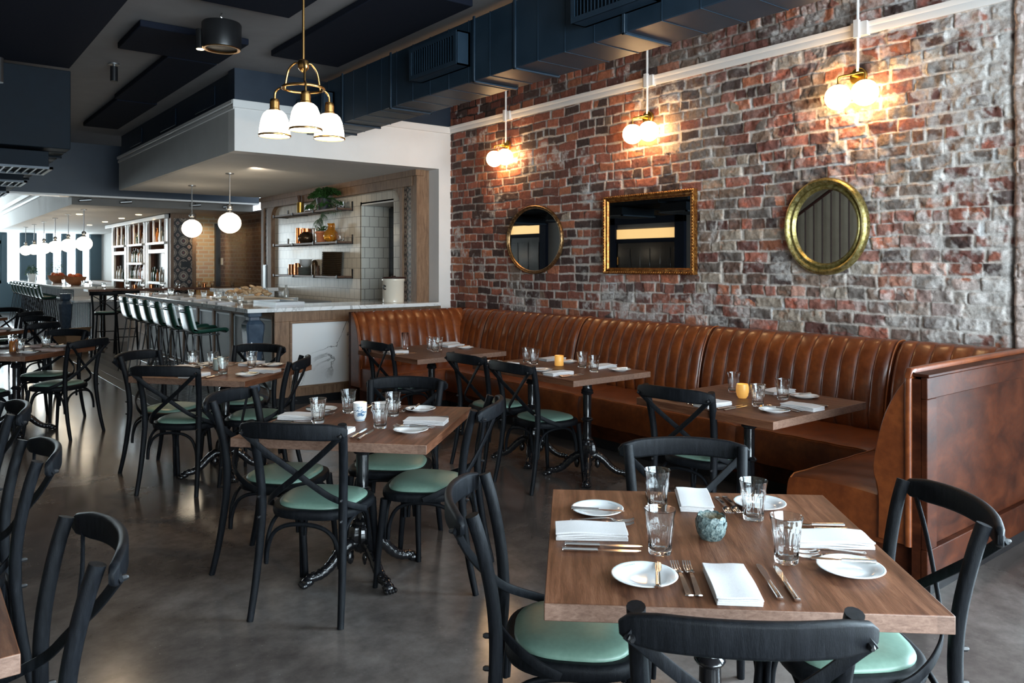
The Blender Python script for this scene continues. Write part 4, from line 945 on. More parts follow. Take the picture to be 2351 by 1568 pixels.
# ================================================================ LIGHT FIXTURES
def pendant3():
    L = Vector((1.524, 3.57, 0)); c, s_ = math.cos(math.atan(1402 / 1786)), math.sin(math.atan(1402 / 1786))
    t = empty('pendant_light', (L.x, L.y, 2.40)); tag(t, 'brass three-shade pendant lamp with white glass bell shades hanging at upper centre', 'pendant lamp')
    MB().tube([(0, 0, .12), (0, 0, ZC - 2.40)], .0065, 10).build('rod', 'brass', t)
    MB().lathe([(.001, ZC - 2.43), (.06, ZC - 2.43), (.062, ZC - 2.40), (.001, ZC - 2.40)], 24).build('canopy', 'brass', t)
    MB().lathe([(.001, .075), (.010, .078), (.022, .092), (.026, .100), (.026, .128), (.022, .134), (.010, .14), (.001, .14)], 24).build('hub', 'brass', t, smooth=50)
    n = 40; MB().sweep([(.098 * math.cos(2 * PI * i / n), .098 * math.sin(2 * PI * i / n), 0) for i in range(n)], rrect(.010, .013, .004, 2), ring=True).build('ring', 'brass', t, smooth=50)
    for ang in (-71, 49, 169):
        a = R(ang) - math.atan(1402 / 1786)     # bearing in the room
        d = Vector((math.cos(a), math.sin(a), 0)); up = Vector((0, 0, 1))
        p = cat([d * .022 + up * .122, d * .045 + up * .124, d * .078 + up * .09, d * .094 + up * .02, d * .097 - up * .002], 5); MB().tube(p, .0052, 8).build('arm', 'brass', t, smooth=60)
        p = cat([d * .10 + up * .0, d * .125 + up * .006, d * .146 - up * .012, d * .150 - up * .045], 5); MB().tube(p, .0055, 8).build('arm', 'brass', t, smooth=60)
        T_ = Matrix.Translation(d * .15)
        MB().lathe([(.001, -.045), (.018, -.045), (.021, -.05), (.021, -.058), (.023, -.06), (.023, -.092), (.027, -.096), (.027, -.104), (.001, -.104)], 24, T_).build('socket', 'brass', t, smooth=40)
        sh = MB().lathe([(.022, -.100), (.038, -.104), (.053, -.118), (.064, -.145), (.071, -.185), (.0745, -.222), (.0725, -.222), (.069, -.185), (.062, -.147), (.051, -.121), (.037, -.107), (.022, -.103)], 32, T_).build('lamp_shade', 'shade', t, smooth=60)
        MB().lathe([(.0735, -.217), (.0775, -.219), (.0785, -.223), (.0765, -.227), (.0725, -.227)], 32, T_, closed=True).build('shade_rim', 'brass', sh, smooth=60)
        MB().sphere(tuple(d * .15 + up * -.16), .024, 14).build('bulb', 'lampface', sh)
pendant3()
def sconce():
    t = empty('wall_light')
    MB().lathe([(.001, 0), (.062, 0), (.062, .022), (.056, .028), (.001, .030)], 32, Ry(-PI / 2)).build('backplate', 'gold_brass', t, smooth=40)
    MB().tube([(-.02, 0, 0), (-.115, 0, 0)], .013, 12).build('stem', 'gold_brass', t)
    MB().tube(cat([(-.115, -.10, -.06), (-.115, -.10, -.02), (-.115, -.085, 0), (-.115, 0, .0), (-.115, .085, 0), (-.115, .10, -.02), (-.115, .10, -.06)], 5), .0062, 8).build('arm', 'gold_brass', t, smooth=60)
    for s_ in (-1, 1):
        g = MB().sphere((-.115, s_ * .10, -.148), .092, 28).build('globe', 'globe', t)
        MB().lathe([(.012, -.05), (.024, -.055), (.032, -.064), (.001, -.064)], 16, Tr(-.115, s_ * .10, 0)).build('cap', 'gold_brass', t, smooth=40)
    return Proto(t)
sc = sconce()
for yy, lb in ((2.884, 'nearest, above the oval mirror'), (4.905, 'middle one, above the rectangular mirror'), (7.051, 'farthest one, above the small round mirror')):
    sc.put((WX - .03, yy, 2.915), 0, 'brass wall light with two glowing globes, ' + lb, 'wall light', 'two-globe wall lights')
def globe_pendant(name, loc, zt, r, label, m='globe_bar'):
    t = empty(name, (loc[0], loc[1], loc[2])); tag(t, label, 'pendant lamp', 'white globe pendants'); dz = zt - loc[2]
    MB().sphere((0, 0, 0), r, 28, sq=(1, 1, .93)).build('globe', m, t)
    MB().tube([(0, 0, r * .9), (0, 0, dz)], .008, 8).build('rod', 'steel_d', t); MB().lathe([(.001, dz - .012), (.055, dz - .012), (.055, dz), (.001, dz)], 20).build('canopy', 'steel_d', t)
    MB().sphere((0, 0, r + .055), .042, 14).build('ball_joint', 'steel_d', t); MB().lathe([(.045, r * .86), (.05, r * .93), (.02, r + .02), (.012, r + .03)], 20).build('cap', 'steel_d', t); return t
globe_pendant('globe_pendant', (3.4, 10.35, 2.10), 2.756, .145, 'white globe pendant on the right over the marble bar')
globe_pendant('globe_pendant', (3.47, 12.29, 2.10), 2.756, .145, 'white globe pendant on the left over the marble bar')
for k in range(6): globe_pendant('globe_pendant', (2.72, 16.6 + 1.75 * k, 1.95), 2.60, .145, ['first', 'second', 'third', 'fourth', 'fifth', 'sixth'][k] + ' globe pendant over the distant bar, counted from this side')
# hanging speaker with spot
t = empty('hanging_speaker', (2.07, 6.50, 3.32)); tag(t, 'black round hanging speaker with a brass rim and a small lit spot at its side', 'speaker')
MB().lathe([(.001, .012), (.118, .012), (.142, 0), (.150, .004), (.153, .02), (.156, .20), (.148, .215), (.001, .215)], 40).build('housing', 'black', t, smooth=40)
MB().lathe([(.118, .010), (.126, -.001), (.146, -.003), (.150, .003), (.120, .012)], 40, closed=True).build('rim', 'brass', t, smooth=40)
MB().tube(cat([(0, 0, .215), (.01, .0, .25), (-.012, 0, .27), (0, 0, .30)], 4), .006, 8).build('hanging_hook', 'steel', t)
sp = MB().tube([(-.14, .10, .0), (-.14, .10, .16)], .036, 16).build('spot', 'black', t); MB().lathe([(.001, -.003), (.030, -.003), (.030, .0), (.001, .0)], 20, Tr(-.14, .10, 0)).build('spot_lens', 'lampface', sp)
def ceiling_spot(x, y, z, label, rod=0.):
    t = empty('ceiling_spotlight', (x, y, z)); tag(t, label, 'spotlight')
    MB().tube([(0, 0, -.16), (0, 0, -.01)], .036, 16).build('lamp_head', 'black', t, smooth=40)
    MB().lathe([(.001, .01 + rod), (.055, .01 + rod), (.055, .022 + rod), (.001, .022 + rod)], 20).build('mount', 'steel_d', t); MB().tube([(0, 0, -.02), (0, 0, .015 + rod)], .012, 8).build('stem', 'steel_d', t)
ceiling_spot(1.73, 8.87, ZC - .022, 'small black cylinder spotlight on the grey ceiling left of the acoustic panels')
ceiling_spot(.46, 5.7, 2.83, 'black spotlight on a long rod hanging at the left edge', .44)
for k, (x, y) in enumerate(((2.9, 18.2), (3.9, 17.6), (3.9, 19.2), (3.9, 21.0), (3.9, 23.0))):
    t = MB().lathe([(.001, 2.592), (.055, 2.592), (.06, 2.60), (.001, 2.60)], 20).build('downlight', 'lampface'); t.location = (x, y, 0)
    tag(t, ['recessed downlight nearest the globe pendants of the far bar', 'recessed downlight above the tiled pillar', 'recessed downlight above the right bay of the back bar', 'recessed downlight above the middle bay of the back bar', 'recessed downlight above the left bay of the back bar'][k], 'downlight', 'recessed downlights')

# ================================================================ MIRRORS
def ell(name, cy, cz, ry, rz, fw, m, label, x=WX, depth=.05, bumps=0):
    t = empty(name, (x - .03, cy, cz)); tag(t, label, 'mirror'); n = 96; vs = []; fs = []
    prof = [(0, 0), (0, .55), (.10, .85), (.25, 1.0), (.42, .9), (.50, .62), (.62, .55), (.72, .72), (.82, .70), (.92, .45), (1, .30), (1, 0)]
    for i in range(n):
        a = 2 * PI * i / n
        for (u, d) in prof:
            o_ = fw * u; bb = 1 + (bumps * math.sin(a * 46 + u * 9) * .18 if .05 < u < .6 else 0)
            vs.append((-d * depth * bb, (ry - o_) * math.cos(a), (rz - o_) * math.sin(a)))
    k = len(prof)
    for i in range(n):
        for j in range(k - 1): fs.append((i * k + j, ((i + 1) % n) * k + j, ((i + 1) % n) * k + j + 1, i * k + j + 1))
    MB().add(vs, fs).build('frame', m, t, smooth=50)
    g = [(-.012, (ry - fw) * math.cos(2 * PI * i / n), (rz - fw) * math.sin(2 * PI * i / n)) for i in range(n)]
    b = [(-.004, p[1], p[2]) for p in g]; MB().add(g + b, [tuple(range(n)), tuple(reversed(range(n, 2 * n)))] + [(i, (i + 1) % n, n + (i + 1) % n, n + i) for i in range(n)]).build('mirror_glass', 'mirror', t, smooth=20)
ell('wall_mirror', 3.14, 1.838, .335, .365, .088, 'gilt_green', 'oval mirror in a broad green-gold frame, right of the three on the brick', depth=.055)
ell('wall_mirror', 6.56, 1.826, .475, .378, .040, 'gilt_dark', 'small round mirror in a thin dark gilt frame, left of the three on the brick', depth=.035, bumps=1)
def rect_mirror():
    y0, y1, z0, z1 = 4.345, 5.455, 1.462, 2.215; t = empty('wall_mirror', (WX - .03, (y0 + y1) / 2, z0)); tag(t, 'rectangular mirror in a red-gold rope-edged frame, middle of the three on the brick', 'mirror')
    hw, H = (y1 - y0) / 2, z1 - z0; mb = MB()
    prof = [(0, .0), (0, .05), (.008, .056), (.022, .056), (.028, .045), (.045, .040), (.052, .026), (.058, .022), (.066, .02), (.066, 0)]
    cs = [(-hw, 0, 1, 1), (hw, 0, -1, 1), (hw, H, -1, -1), (-hw, H, 1, -1)]; k = len(prof); vs = [(-d, y + sx * u, z + sz * u) for (y, z, sx, sz) in cs for (u, d) in prof]
    fs = [(i * k + j, ((i + 1) % 4) * k + j, ((i + 1) % 4) * k + j + 1, i * k + j + 1) for i in range(4) for j in range(k - 1)]; mb.add(vs, fs).build('frame', 'gilt_red', t, smooth=30)
    rp = MB(); 
    def seg(a, b, n):
        a = Vector(a); b = Vector(b)
        for i in range(n):
            c = a.lerp(b, (i + .5) / n); dr = (b - a).normalized(); tw = Matrix.Translation(c)
            q = dr.to_track_quat('X', 'Z').to_matrix().to_4x4(); rp.sphere((0, 0, 0), .0115, 8, tw @ q @ Matrix.Rotation(.7, 4, 'Y'), (1.55, 1, .8))
    x = -.054; seg((x, -hw + .013, .013), (x, hw - .013, .013), 40); seg((x, -hw + .013, H - .013), (x, hw - .013, H - .013), 40); seg((x, -hw + .013, .013), (x, -hw + .013, H - .013), 27); seg((x, hw - .013, .013), (x, hw - .013, H - .013), 27)
    rp.build('rope_moulding', 'gilt_red', t, smooth=60)
    MB().box(-.022, -.012, -hw + .06, hw - .06, .06, H - .06).build('mirror_glass', 'mirror', t)
rect_mirror()

# ================================================================ NEAR BAR
CZ = 1.085
def near_bar():
    t = empty('kitchen_bar', (3.0, 8.2, 0)); tag(t, 'L-shaped bar with a white veined marble end panel and oak frame', 'bar counter'); O = Vector((3.0, 8.2, 0))
    def bx(x0, x1, y0, y1, z0, z1): return MB().box(x0 - O.x, x1 - O.x, y0 - O.y, y1 - O.y, z0, z1)
    # end face (towards the room): oak frame round a marble panel
    f = bx(3.17, 5.3, 8.19, 8.25, .93, 1.04)
    for q in (bx(3.17, 3.34, 8.19, 8.25, .10, .93), bx(3.34, 5.3, 8.19, 8.25, .10, .20)): f.add(q.v, q.f)
    f.build('oak_frame', 'oak', t, bevel=.003)
    g = bx(3.34, 5.3, 8.18, 8.20, .905, .93)
    for q in (bx(3.34, 3.365, 8.18, 8.20, .20, .905), bx(3.365, 5.3, 8.18, 8.20, .195, .215)): g.add(q.v, q.f)
    g.build('panel_bead', 'oak_h', t, bevel=.002); bx(3.365, 5.3, 8.20, 8.24, .21, .91).build('marble_panel', 'marble', t)
    bx(3.23, 5.3, 8.26, 8.4, 0, .11).build('plinth', 'black', t); bx(3.24, 3.3, 8.4, 13.75, 0, .11).build('plinth', 'black', t)
    # long side: grey panels between oak stiles
    bx(3.20, 3.26, 8.25, 13.8, .10, 1.04).build('side_board', 'barpanel', t)
    n = 8
    for i in range(n + 1):
        y = 8.25 + (13.75 - 8.25) * i / n; bx(3.17, 3.20, y - .035, y + .035, .10, 1.0).build('stile', 'oak', t, bevel=.003)
    bx(3.175, 3.20, 8.25, 13.8, .96, 1.04).build('rail', 'oak_h', t); bx(3.175, 3.20, 8.25, 13.8, .10, .17).build('rail', 'oak_h', t)
    for i in range(n):
        y0 = 8.25 + 5.5 * i / n + .06; y1 = 8.25 + 5.5 * (i + 1) / n - .06; q = bx(3.185, 3.20, y0, y1, .93, .95)
        for r in (bx(3.185, 3.20, y0, y1, .18, .20), bx(3.185, 3.20, y0, y0 + .02, .18, .95), bx(3.185, 3.20, y1 - .02, y1, .18, .95)): q.add(r.v, r.f)
        q.build('panel_bead', 'steel_d', t)
    bx(3.26, 5.19, 8.27, 8.75, .10, 1.04).build('carcass', 'barpanel', t); bx(3.26, 3.7, 8.75, 13.75, .10, 1.04).build('carcass', 'barpanel', t)
near_bar()
ct = MB().prism([(2.86, 8.14), (5.27, 8.14), (5.27, 8.95), (3.62, 8.95), (3.62, 13.82), (2.86, 13.82)], CZ - .045, CZ).build('bar_worktop', 'marble', bevel=.006); tag(ct, 'L-shaped white marble worktop of the near bar', 'worktop')
bk = MB().box(4.2, 5.15, 11.0, 13.85, .9, 1.0).box(4.25, 5.15, 11.0, 13.85, 0, .9).build('back_counter', 'steel_d', bevel=.006); tag(bk, 'steel kitchen counter along the tiled wall behind the bar', 'counter')
hs_ = MB().box(4.1, 5.1, 13.0, 13.5, 1.10, 1.16).box(4.15, 5.05, 13.05, 13.45, 1.001, 1.10).build('pass_shelf', 'marble', bevel=.004); tag(hs_, 'raised marble pass shelf at the far end of the kitchen', 'shelf')
p = empty('bar_post', (2.985, 8.33, 0)); tag(p, 'blue grey turned square post under the corner of the marble worktop', 'post')
def sq_lathe(prof, ch=.2):
    mb = MB(); vs = []; fs = []
    for (r, z) in prof:
        c = r * (1 - ch)
        for (a, b) in ((r, -c), (r, c), (c, r), (-c, r), (-r, c), (-r, -c), (-c, -r), (c, -r)): vs.append((a, b, z))
    m = len(prof)
    for j in range(m - 1):
        for i in range(8): fs.append((j * 8 + i, j * 8 + (i + 1) % 8, (j + 1) * 8 + (i + 1) % 8, (j + 1) * 8 + i))
    fs.append(tuple(reversed(range(8)))); fs.append(tuple(range((m - 1) * 8, m * 8))); mb.add(vs, fs); return mb
sq_lathe([(.085, 0), (.085, .09), (.070, .11), (.055, .13), (.050, .17), (.062, .20), (.062, .24), (.050, .27), (.058, .30), (.090, .78), (.098, .86), (.098, .91), (.080, .94), (.062, .955), (.058, .985), (.075, .995), (.075, 1.04)]).build('shaft', 'bluepost', p, smooth=25)
for a in range(4): sq_lathe([(.001, .0), (.050, .001), (.040, .008), (.001, .009)]).build('raised_panel', 'bluepost', p).matrix_local = Rz(a * PI / 2) @ Tr(.088, 0, .62) @ Matrix.Diagonal((1, 1, 4.2, 1)) @ Ry(PI / 2 - .065)

def make_stool():
    t = empty('bar_stool')     # faces +y
    def shell(th):
        vs = []
        pr = cat([(.215, .770), (.19, .790), (.06, .782), (-.10, .775), (-.165, .80), (-.195, .88), (-.215, .98), (-.232, 1.065), (-.236, 1.075)], 5); n = len(pr); m = 14; fs = []
        for side in (0, 1):
            for i, q in enumerate(pr):
                u = i / (n - 1); hw = .205 if u < .5 else .205 - .02 * (u - .5) * 2
                d = pr[min(i + 1, n - 1)] - pr[max(i - 1, 0)]; nn = Vector((-d.y, d.x, 0)).normalized() * th * side
                for j in range(m + 1):
                    s_ = (j / m - .5) * 2; x = hw * math.sin(s_ * PI / 2) * 1.0; lift = .030 * abs(s_) ** 3 if u < .5 else 0; fwd = .045 * abs(s_) ** 3 if u >= .5 else 0
                    vs.append((x, q.x + nn.x + fwd, q.y + nn.y + lift))
        N = n * (m + 1); k = m + 1
        for i in range(n - 1):
            for j in range(m): a = i * k + j; fs.append((a, a + 1, a + k + 1, a + k)); fs.append((N + a, N + a + k, N + a + k + 1, N + a + 1))
        for i in range(n - 1):
            for j in (0, m): a = i * k + j; fs.append((a, a + k, N + a + k, N + a))
        for j in range(m):
            for i in (0, n - 1): a = i * k + j; fs.append((a, a + 1, N + a + 1, N + a))
        return MB().add(vs, fs)
    shell(-.022).build('seat_shell', 'stool_vinyl', t, smooth=60, bevel=.004)
    MB().tube(cat([(-.20, -.20, 1.02), (-.12, -.247, 1.025), (0, -.255, 1.027), (.12, -.247, 1.025), (.20, -.20, 1.02)], 5), .008, 8).build('back_band', 'stool_vinyl', t)
    for sx in (-1, 1):
        for sy in (-1, 1): MB().tube([(sx * .13, sy * .12 , .765), (sx * .225, sy * .215, 0)], .0085, 8).build('leg', 'black', t)
        MB().tube([(sx * .135, -.14, .762), (sx * .135, .15, .762)], .008, 8).build('seat_rail', 'black', t)
    q = [(.19, .18, .27), (-.19, .18, .27), (-.19, -.18, .27), (.19, -.18, .27)]
    for i in range(4): MB().tube([q[i], q[(i + 1) % 4]], .007, 8).build('foot_rod', 'black', t)
    return Proto(t)
stool = make_stool()
for k, y in enumerate((9.16, 9.86, 10.47, 11.06, 11.62, 12.24)):
    stool.put((2.70, y, 0), -PI / 2, '%s green leather bar stool from the marble corner of the near bar' % ['first', 'second', 'third', 'fourth', 'fifth', 'sixth'][k], 'bar stool', 'green bar stools')
for k in range(9):
    stool.put((2.62, 20.4 + k * .68, 0), -PI / 2, '%s bar stool in the row along the distant bar, counted from this end' % ['first', 'second', 'third', 'fourth', 'fifth', 'sixth', 'seventh', 'eighth', 'ninth'][k], 'bar stool', 'stools at the distant bar')
# ---- things on the near bar
for k, (x, y) in enumerate(((3.06, 11.86), (3.18, 11.3), (3.22, 10.85), (3.24, 10.3), (3.21, 9.75), (3.13, 9.15))):
    glass.put((x, y, CZ), k, 'clear tumbler on the near bar, %s from the marble corner' % ['sixth', 'fifth', 'fourth', 'third', 'second', 'first'][k], 'glass', 'tumblers along the near bar')
for k, (x, y) in enumerate(((3.01, 12.3), (3.05, 11.6), (3.05, 11.0), (3.05, 10.4), (3.03, 9.75), (3.02, 9.35))):
    nap.put((x, y, CZ), 1.5, 'folded napkin on the near bar, %s from the marble corner' % ['sixth', 'fifth', 'fourth', 'third', 'second', 'first'][k], 'napkin', 'napkins along the near bar')
    knife_p.put((x + .02, y + .2, CZ), 1.5, 'table knife on the near bar, %s from the marble corner' % ['sixth', 'fifth', 'fourth', 'third', 'second', 'first'][k], 'knife', 'knives along the near bar')
bd = MB().box(3.35, 3.95, 9.55, 10.95, CZ, CZ + .03).build('serving_board', 'board', bevel=.01); tag(bd, 'long pale board under the crusty heap on the near bar', 'board')
br = random.Random(8)
for k in range(26):
    x = 3.65 + br.gauss(0, .11); y = 10.25 + br.uniform(-.5, .5); h = .115 * max(0, 1 - ((y - 10.25) / .6) ** 2) * max(0, 1 - ((x - 3.65) / .3) ** 2)
    mb = MB(); mb.grid(lambda u, v: Vector(((.055 + .008 * math.sin(5 * u * PI * 2)) * math.cos(u * 2 * PI) * math.sin(v * PI), .045 * math.sin(u * 2 * PI) * math.sin(v * PI) * (1 + .1 * math.sin(u * 17)), .022 * math.cos(v * PI) + .004 * math.sin(u * 20))), 16, 8)
    o = mb.build('bread_piece', 'bread', smooth=60); o.location = (x, y, CZ + .05 + h); o.rotation_euler = (br.uniform(-.5, .5), br.uniform(-.5, .5), br.uniform(0, 6))
    tag(o, 'crusty lump in the pale heap on the board of the near bar', 'food', 'pale crusty heap on the board')
t = empty('serving_tray', (3.55, 9.05, CZ)); tag(t, 'long steel tray on the near bar, this side of the crusty heap', 'tray')
MB().box(-.16, .16, -.36, .36, 0, .008).build('tray_base', 'steel_d', t); r_ = MB().box(-.17, -.16, -.37, .37, 0, .035).box(.16, .17, -.37, .37, 0, .035).box(-.16, .16, -.37, -.36, 0, .035).box(-.16, .16, .36, .37, 0, .035); r_.build('tray_rim', 'steel_d', t)
# stoneware crock
t = empty('stoneware_crock', (4.80, 8.50, CZ)); tag(t, 'large cream stoneware crock with a dark wooden lid on the marble worktop', 'crock')
MB().lathe([(.001, 0), (.125, 0), (.132, .008), (.134, .255), (.141, .265), (.143, .285), (.138, .295), (.125, .295), (.12, .02), (.001, .02)], 40).build('body', 'cream', t, smooth=40)
MB().lathe([(.001, .296), (.147, .296), (.149, .304), (.145, .314), (.03, .318), (.028, .33), (.001, .332)], 40).build('lid', 'stairwood', t, smooth=40)
MB().tube(cat([(-.13, -.04, .20), (-.16, -.05, .215), (-.165, -.05, .19), (-.155, -.05, .17), (-.13, -.04, .165)], 4), .009, 8).build('handle', 'black', t)
o = MB().lathe([(.001, 0), (.04, 0), (.045, .02), (.045, .16), (.02, .2), (.018, .24), (.022, .25), (.001, .25)], 20).build('oil_bottle', 'bottle_clear', smooth=40); o.location = (4.55, 11.3, 1.0); tag(o, 'clear stoppered bottle on the steel kitchen counter', 'bottle')
for k in range(8):
    o = plate_plain.put((4.55, 11.05, 1.0 + .0075 * k), 0, 'plate in the low stack on the steel kitchen counter', 'plate', 'stacked plates on the kitchen counter')
# ---- kitchen shelves
for k, z in enumerate((1.36, 1.865, 2.35)):
    nm = ['lowest', 'middle', 'top'][k]
    t = empty('wall_shelf', (KX, 11.62, z)); tag(t, '%s of three wooden shelves on the cream tiled kitchen wall' % nm, 'shelf', 'kitchen wall shelves')
    MB().box(-.25, -.005, -1.22, 1.22, 0, .028).build('shelf_board', 'brown_shelf', t, bevel=.002)
    for y in (-1.22, -.4, .4, 1.2):
        MB().box(-.262, -.25, y - .015, y + .015, -.006, .036).box(-.262, 0, y - .015, y + .015, -.010, 0).box(-.012, 0, y - .015, y + .015, -.01, .13).build('bracket', 'black', t)
def pot(name, prof, m, loc, label, cat_, group=None, n=24, par=None):
    o = MB().lathe(prof, n).build(name, m, smooth=45); o.location = loc
    if par: o.parent = par; return o
    return tag(o, label, cat_, group)
SX = 5.08
def cyl(r, h, w=.003): return [(.001, 0), (r, 0), (r, h), (r - w, h), (r - w, .004), (.001, .004)]
# top shelf
t = empty('utensil_holder', (SX, 12.02, 2.379)); tag(t, 'brass canister holding wooden utensils on the top kitchen shelf', 'utensil holder')
pot('canister', cyl(.055, .18), 'gold_brass', (0, 0, 0), '', '', par=t)
for a in range(6): MB().tube([(0, 0, .02), (.05 * math.cos(a), .06 * math.sin(a * 1.7), .29)], [.005, .012], 8).build('utensil', 'brown_shelf', t)
def leafy(name, loc, pr, ph, m, label, nleaf, spread, lh, seed, llen=.09, group=None, xs=.6):
    t = empty(name, loc); tag(t, label, 'potted plant', group); pot('pot', [(.001, 0), (pr * .75, 0), (pr, ph), (pr * .92, ph), (pr * .9, ph * .9), (.001, ph * .88)], m, (0, 0, 0), '', '', par=t)
    r = random.Random(seed); mb = MB(); st = MB()
    for i in range(nleaf):
        a = r.uniform(0, 2 * PI); q = r.random() ** .6; R_ = spread * q; h = ph + lh * (1 - .8 * q * q) * r.uniform(.6, 1.1) - (R_ * .28 if q > .85 else 0)
        P0 = Vector((.02 * math.cos(a), .02 * math.sin(a), ph * .9)); P2 = Vector((R_ * math.cos(a) * xs, R_ * math.sin(a) * 1.15, h)); P1 = P0.lerp(P2, .5) + Vector((0, 0, .05))
        if i % 3 == 0: st.tube(cat([P0, P1, P2], 4), .002, 5)
        d = Vector((math.cos(a) * xs, math.sin(a), -.35 * q + r.uniform(-.2, .3))).normalized(); L = llen * r.uniform(.7, 1.2); sd = d.cross(Vector((0, 0, 1))).normalized() * L * .20; up = sd.cross(d).normalized() * L * .06
        mb.add([P2, P2 + d * L * .35 + sd + up, P2 + d * L, P2 + d * L * .35 - sd + up, P2 + d * L * .4 - up], [(0, 1, 4), (1, 2, 4), (2, 3, 4), (3, 0, 4)])
    mb.build('foliage', 'leaf', t, smooth=0); st.build('stems', 'leaf', t); return t
leafy('potted_fern', (SX - .05, 11.02, 2.379), .12, .17, 'black_pot', 'bushy green fern in a black pot on the top kitchen shelf', 760, .50, .16, 3, .08, xs=.22)
for k, y in enumerate((11.75, 11.60, 11.40, 10.62, 10.48)): glass.put((SX, y, 2.379), k, 'tumbler on the top kitchen shelf, %s from the left' % ['first', 'second', 'third', 'fourth', 'fifth'][k], 'glass', 'glasses on the top kitchen shelf')
# middle shelf
for yy, r, h in ((12.02, .075, .25),): pot('copper_canister', cyl(r, h), 'copper', (SX, yy, 1.894), 'tall copper canister on the middle kitchen shelf', 'canister')
pot('copper_canister', cyl(.07, .235), 'copper', (SX + .02, 11.82, 1.894), 'copper canister behind the dark pot on the middle kitchen shelf', 'canister')
pot('dark_pot', [(.001, 0), (.09, 0), (.135, .05), (.135, .10), (.10, .145), (.08, .155), (.06, .175), (.001, .18)], 'dark_mesh', (SX - .03, 11.70, 1.894), 'round dark metal pot with a lid on the middle kitchen shelf', 'pot')
for k, y in enumerate((11.42, 11.32)): pot('glass_jar', cyl(.05, .21), 'glass', (SX, y, 1.894), '%s of two straight glass jars on the middle kitchen shelf' % ['left', 'right'][k], 'jar')
tp = empty('potted_palm', (SX - .03, 11.14, 1.894)); tag(tp, 'arching palm in a terracotta pot on the middle kitchen shelf', 'potted plant')
pot('pot', [(.001, 0), (.065, 0), (.085, .13), (.098, .135), (.098, .165), (.088, .165), (.085, .15), (.001, .15)], 'terracotta', (0, 0, 0), '', '', par=tp)
fm = MB(); rr = random.Random(2)
for (dy, h, tip) in ((.12, .33, -.55), (.05, .28, -.25), (-.1, .22, .1), (.15, .2, .22), (-.05, .36, -.72)):
    p = cat([(0, 0, .15), (0, dy * .4, .15 + h * .7), (-.02, dy * .2 + tip * .3, .15 + h), (-.03, tip, .12 + h * .9)], 6); fm.tube(p, .003, 5)
    for i in range(6, len(p)):
        for s_ in (-1, 1):
            q = p[i]; e = q + Vector((s_ * .03, .025 * (1 if tip > 0 else -1), -.11)); w = Vector((0, .007, 0)); fm.add([q - w, q + w, e], [(0, 1, 2)])
for i in range(60):
    a = rr.uniform(0, 6.28); R_ = rr.uniform(.02, .12); q = Vector((R_ * math.cos(a) * .7, R_ * math.sin(a), .17 + rr.uniform(0, .07))); fm.add([q, q + Vector((.02 * math.cos(a), .03 * math.sin(a), .02)), q + Vector((-.02, .02, .01))], [(0, 1, 2)])
fm.build('fronds', 'leaf', tp, smooth=0)
tj = empty('amber_jug', (SX - .03, 10.82, 1.894)); tag(tj, 'round amber gold glass jug with a handle on the middle kitchen shelf', 'jug')
pot('body', [(.001, 0), (.05, 0), (.095, .04), (.112, .09), (.095, .145), (.05, .19), (.042, .24), (.055, .275), (.05, .275), (.038, .24), (.045, .19), (.001, .02)], 'amber', (0, 0, 0), '', '', n=28, par=tj)
MB().tube(cat([(0, -.05, .26), (0, -.11, .27), (0, -.125, .21), (0, -.10, .14)], 5), .008, 8).build('handle', 'amber', tj)
for k, y in enumerate((10.62, 10.50)): glass.put((SX, y, 1.894), k, 'tumbler at the right end of the middle kitchen shelf, %s one' % ['left', 'right'][k], 'glass', 'glasses on the middle kitchen shelf')
# lowest shelf
for k, (y, h) in enumerate(((12.38, .17), (12.27, .17), (12.12, .19))): pot('copper_mug', cyl(.05, h), 'copper', (SX, y, 1.389), 'copper mug on the lowest kitchen shelf, %s from the left' % ['first', 'second', 'third'][k], 'mug', 'copper mugs')
for k in range(7): pot('stoneware_plate', [(.001, 0), (.09, 0), (.135, .014), (.132, .016), (.085, .006), (.001, .006)], 'sage', (SX - .01, 11.80, 1.389 + .018 * k), 'grey stoneware plate in the stack on the lowest kitchen shelf', 'plate', 'grey stoneware plates')
for k in range(4): pot('white_bowl', [(.001, 0), (.05, 0), (.11, .055), (.107, .055), (.05, .006), (.001, .006)], 'porcelain', (SX - .01, 11.78, 1.517 + .022 * k), 'white bowl stacked on top of the grey plates', 'bowl', 'white bowls')
pot('pepper_mill', [(.001, 0), (.05, 0), (.052, .15), (.045, .20), (.025, .235), (.001, .24)], 'dark_mesh', (SX - .02, 11.42, 1.389), 'dark bullet-shaped metal mill on the lowest kitchen shelf', 'pepper mill')
pot('wooden_mill', [(.001, 0), (.03, 0), (.02, .05), (.032, .08), (.02, .12), (.028, .14), (.001, .16)], 'brown_shelf', (SX - .03, 11.28, 1.389), 'small turned wooden mill on the lowest kitchen shelf', 'pepper mill')
for k in range(6): pot('ribbed_cup', [(.001, 0), (.045, 0), (.060, .05), (.057, .05), (.043, .005), (.001, .005)], 'cream', (SX, 11.12, 1.389 + .036 * k), 'cream cup in the leaning stack on the lowest kitchen shelf', 'cup', 'stacked cream cups')
for k in range(13): pot('metal_bowl', [(.001, 0), (.135, 0), (.150, .014), (.153, .030), (.146, .030), (.130, .006), (.001, .006)], 'dark_mesh', (SX - .03, 10.80 - .003 * k, 1.389 + .027 * k), 'dark brassy bowl in the tall stack on the lowest kitchen shelf', 'bowl', 'tall stack of dark bowls')

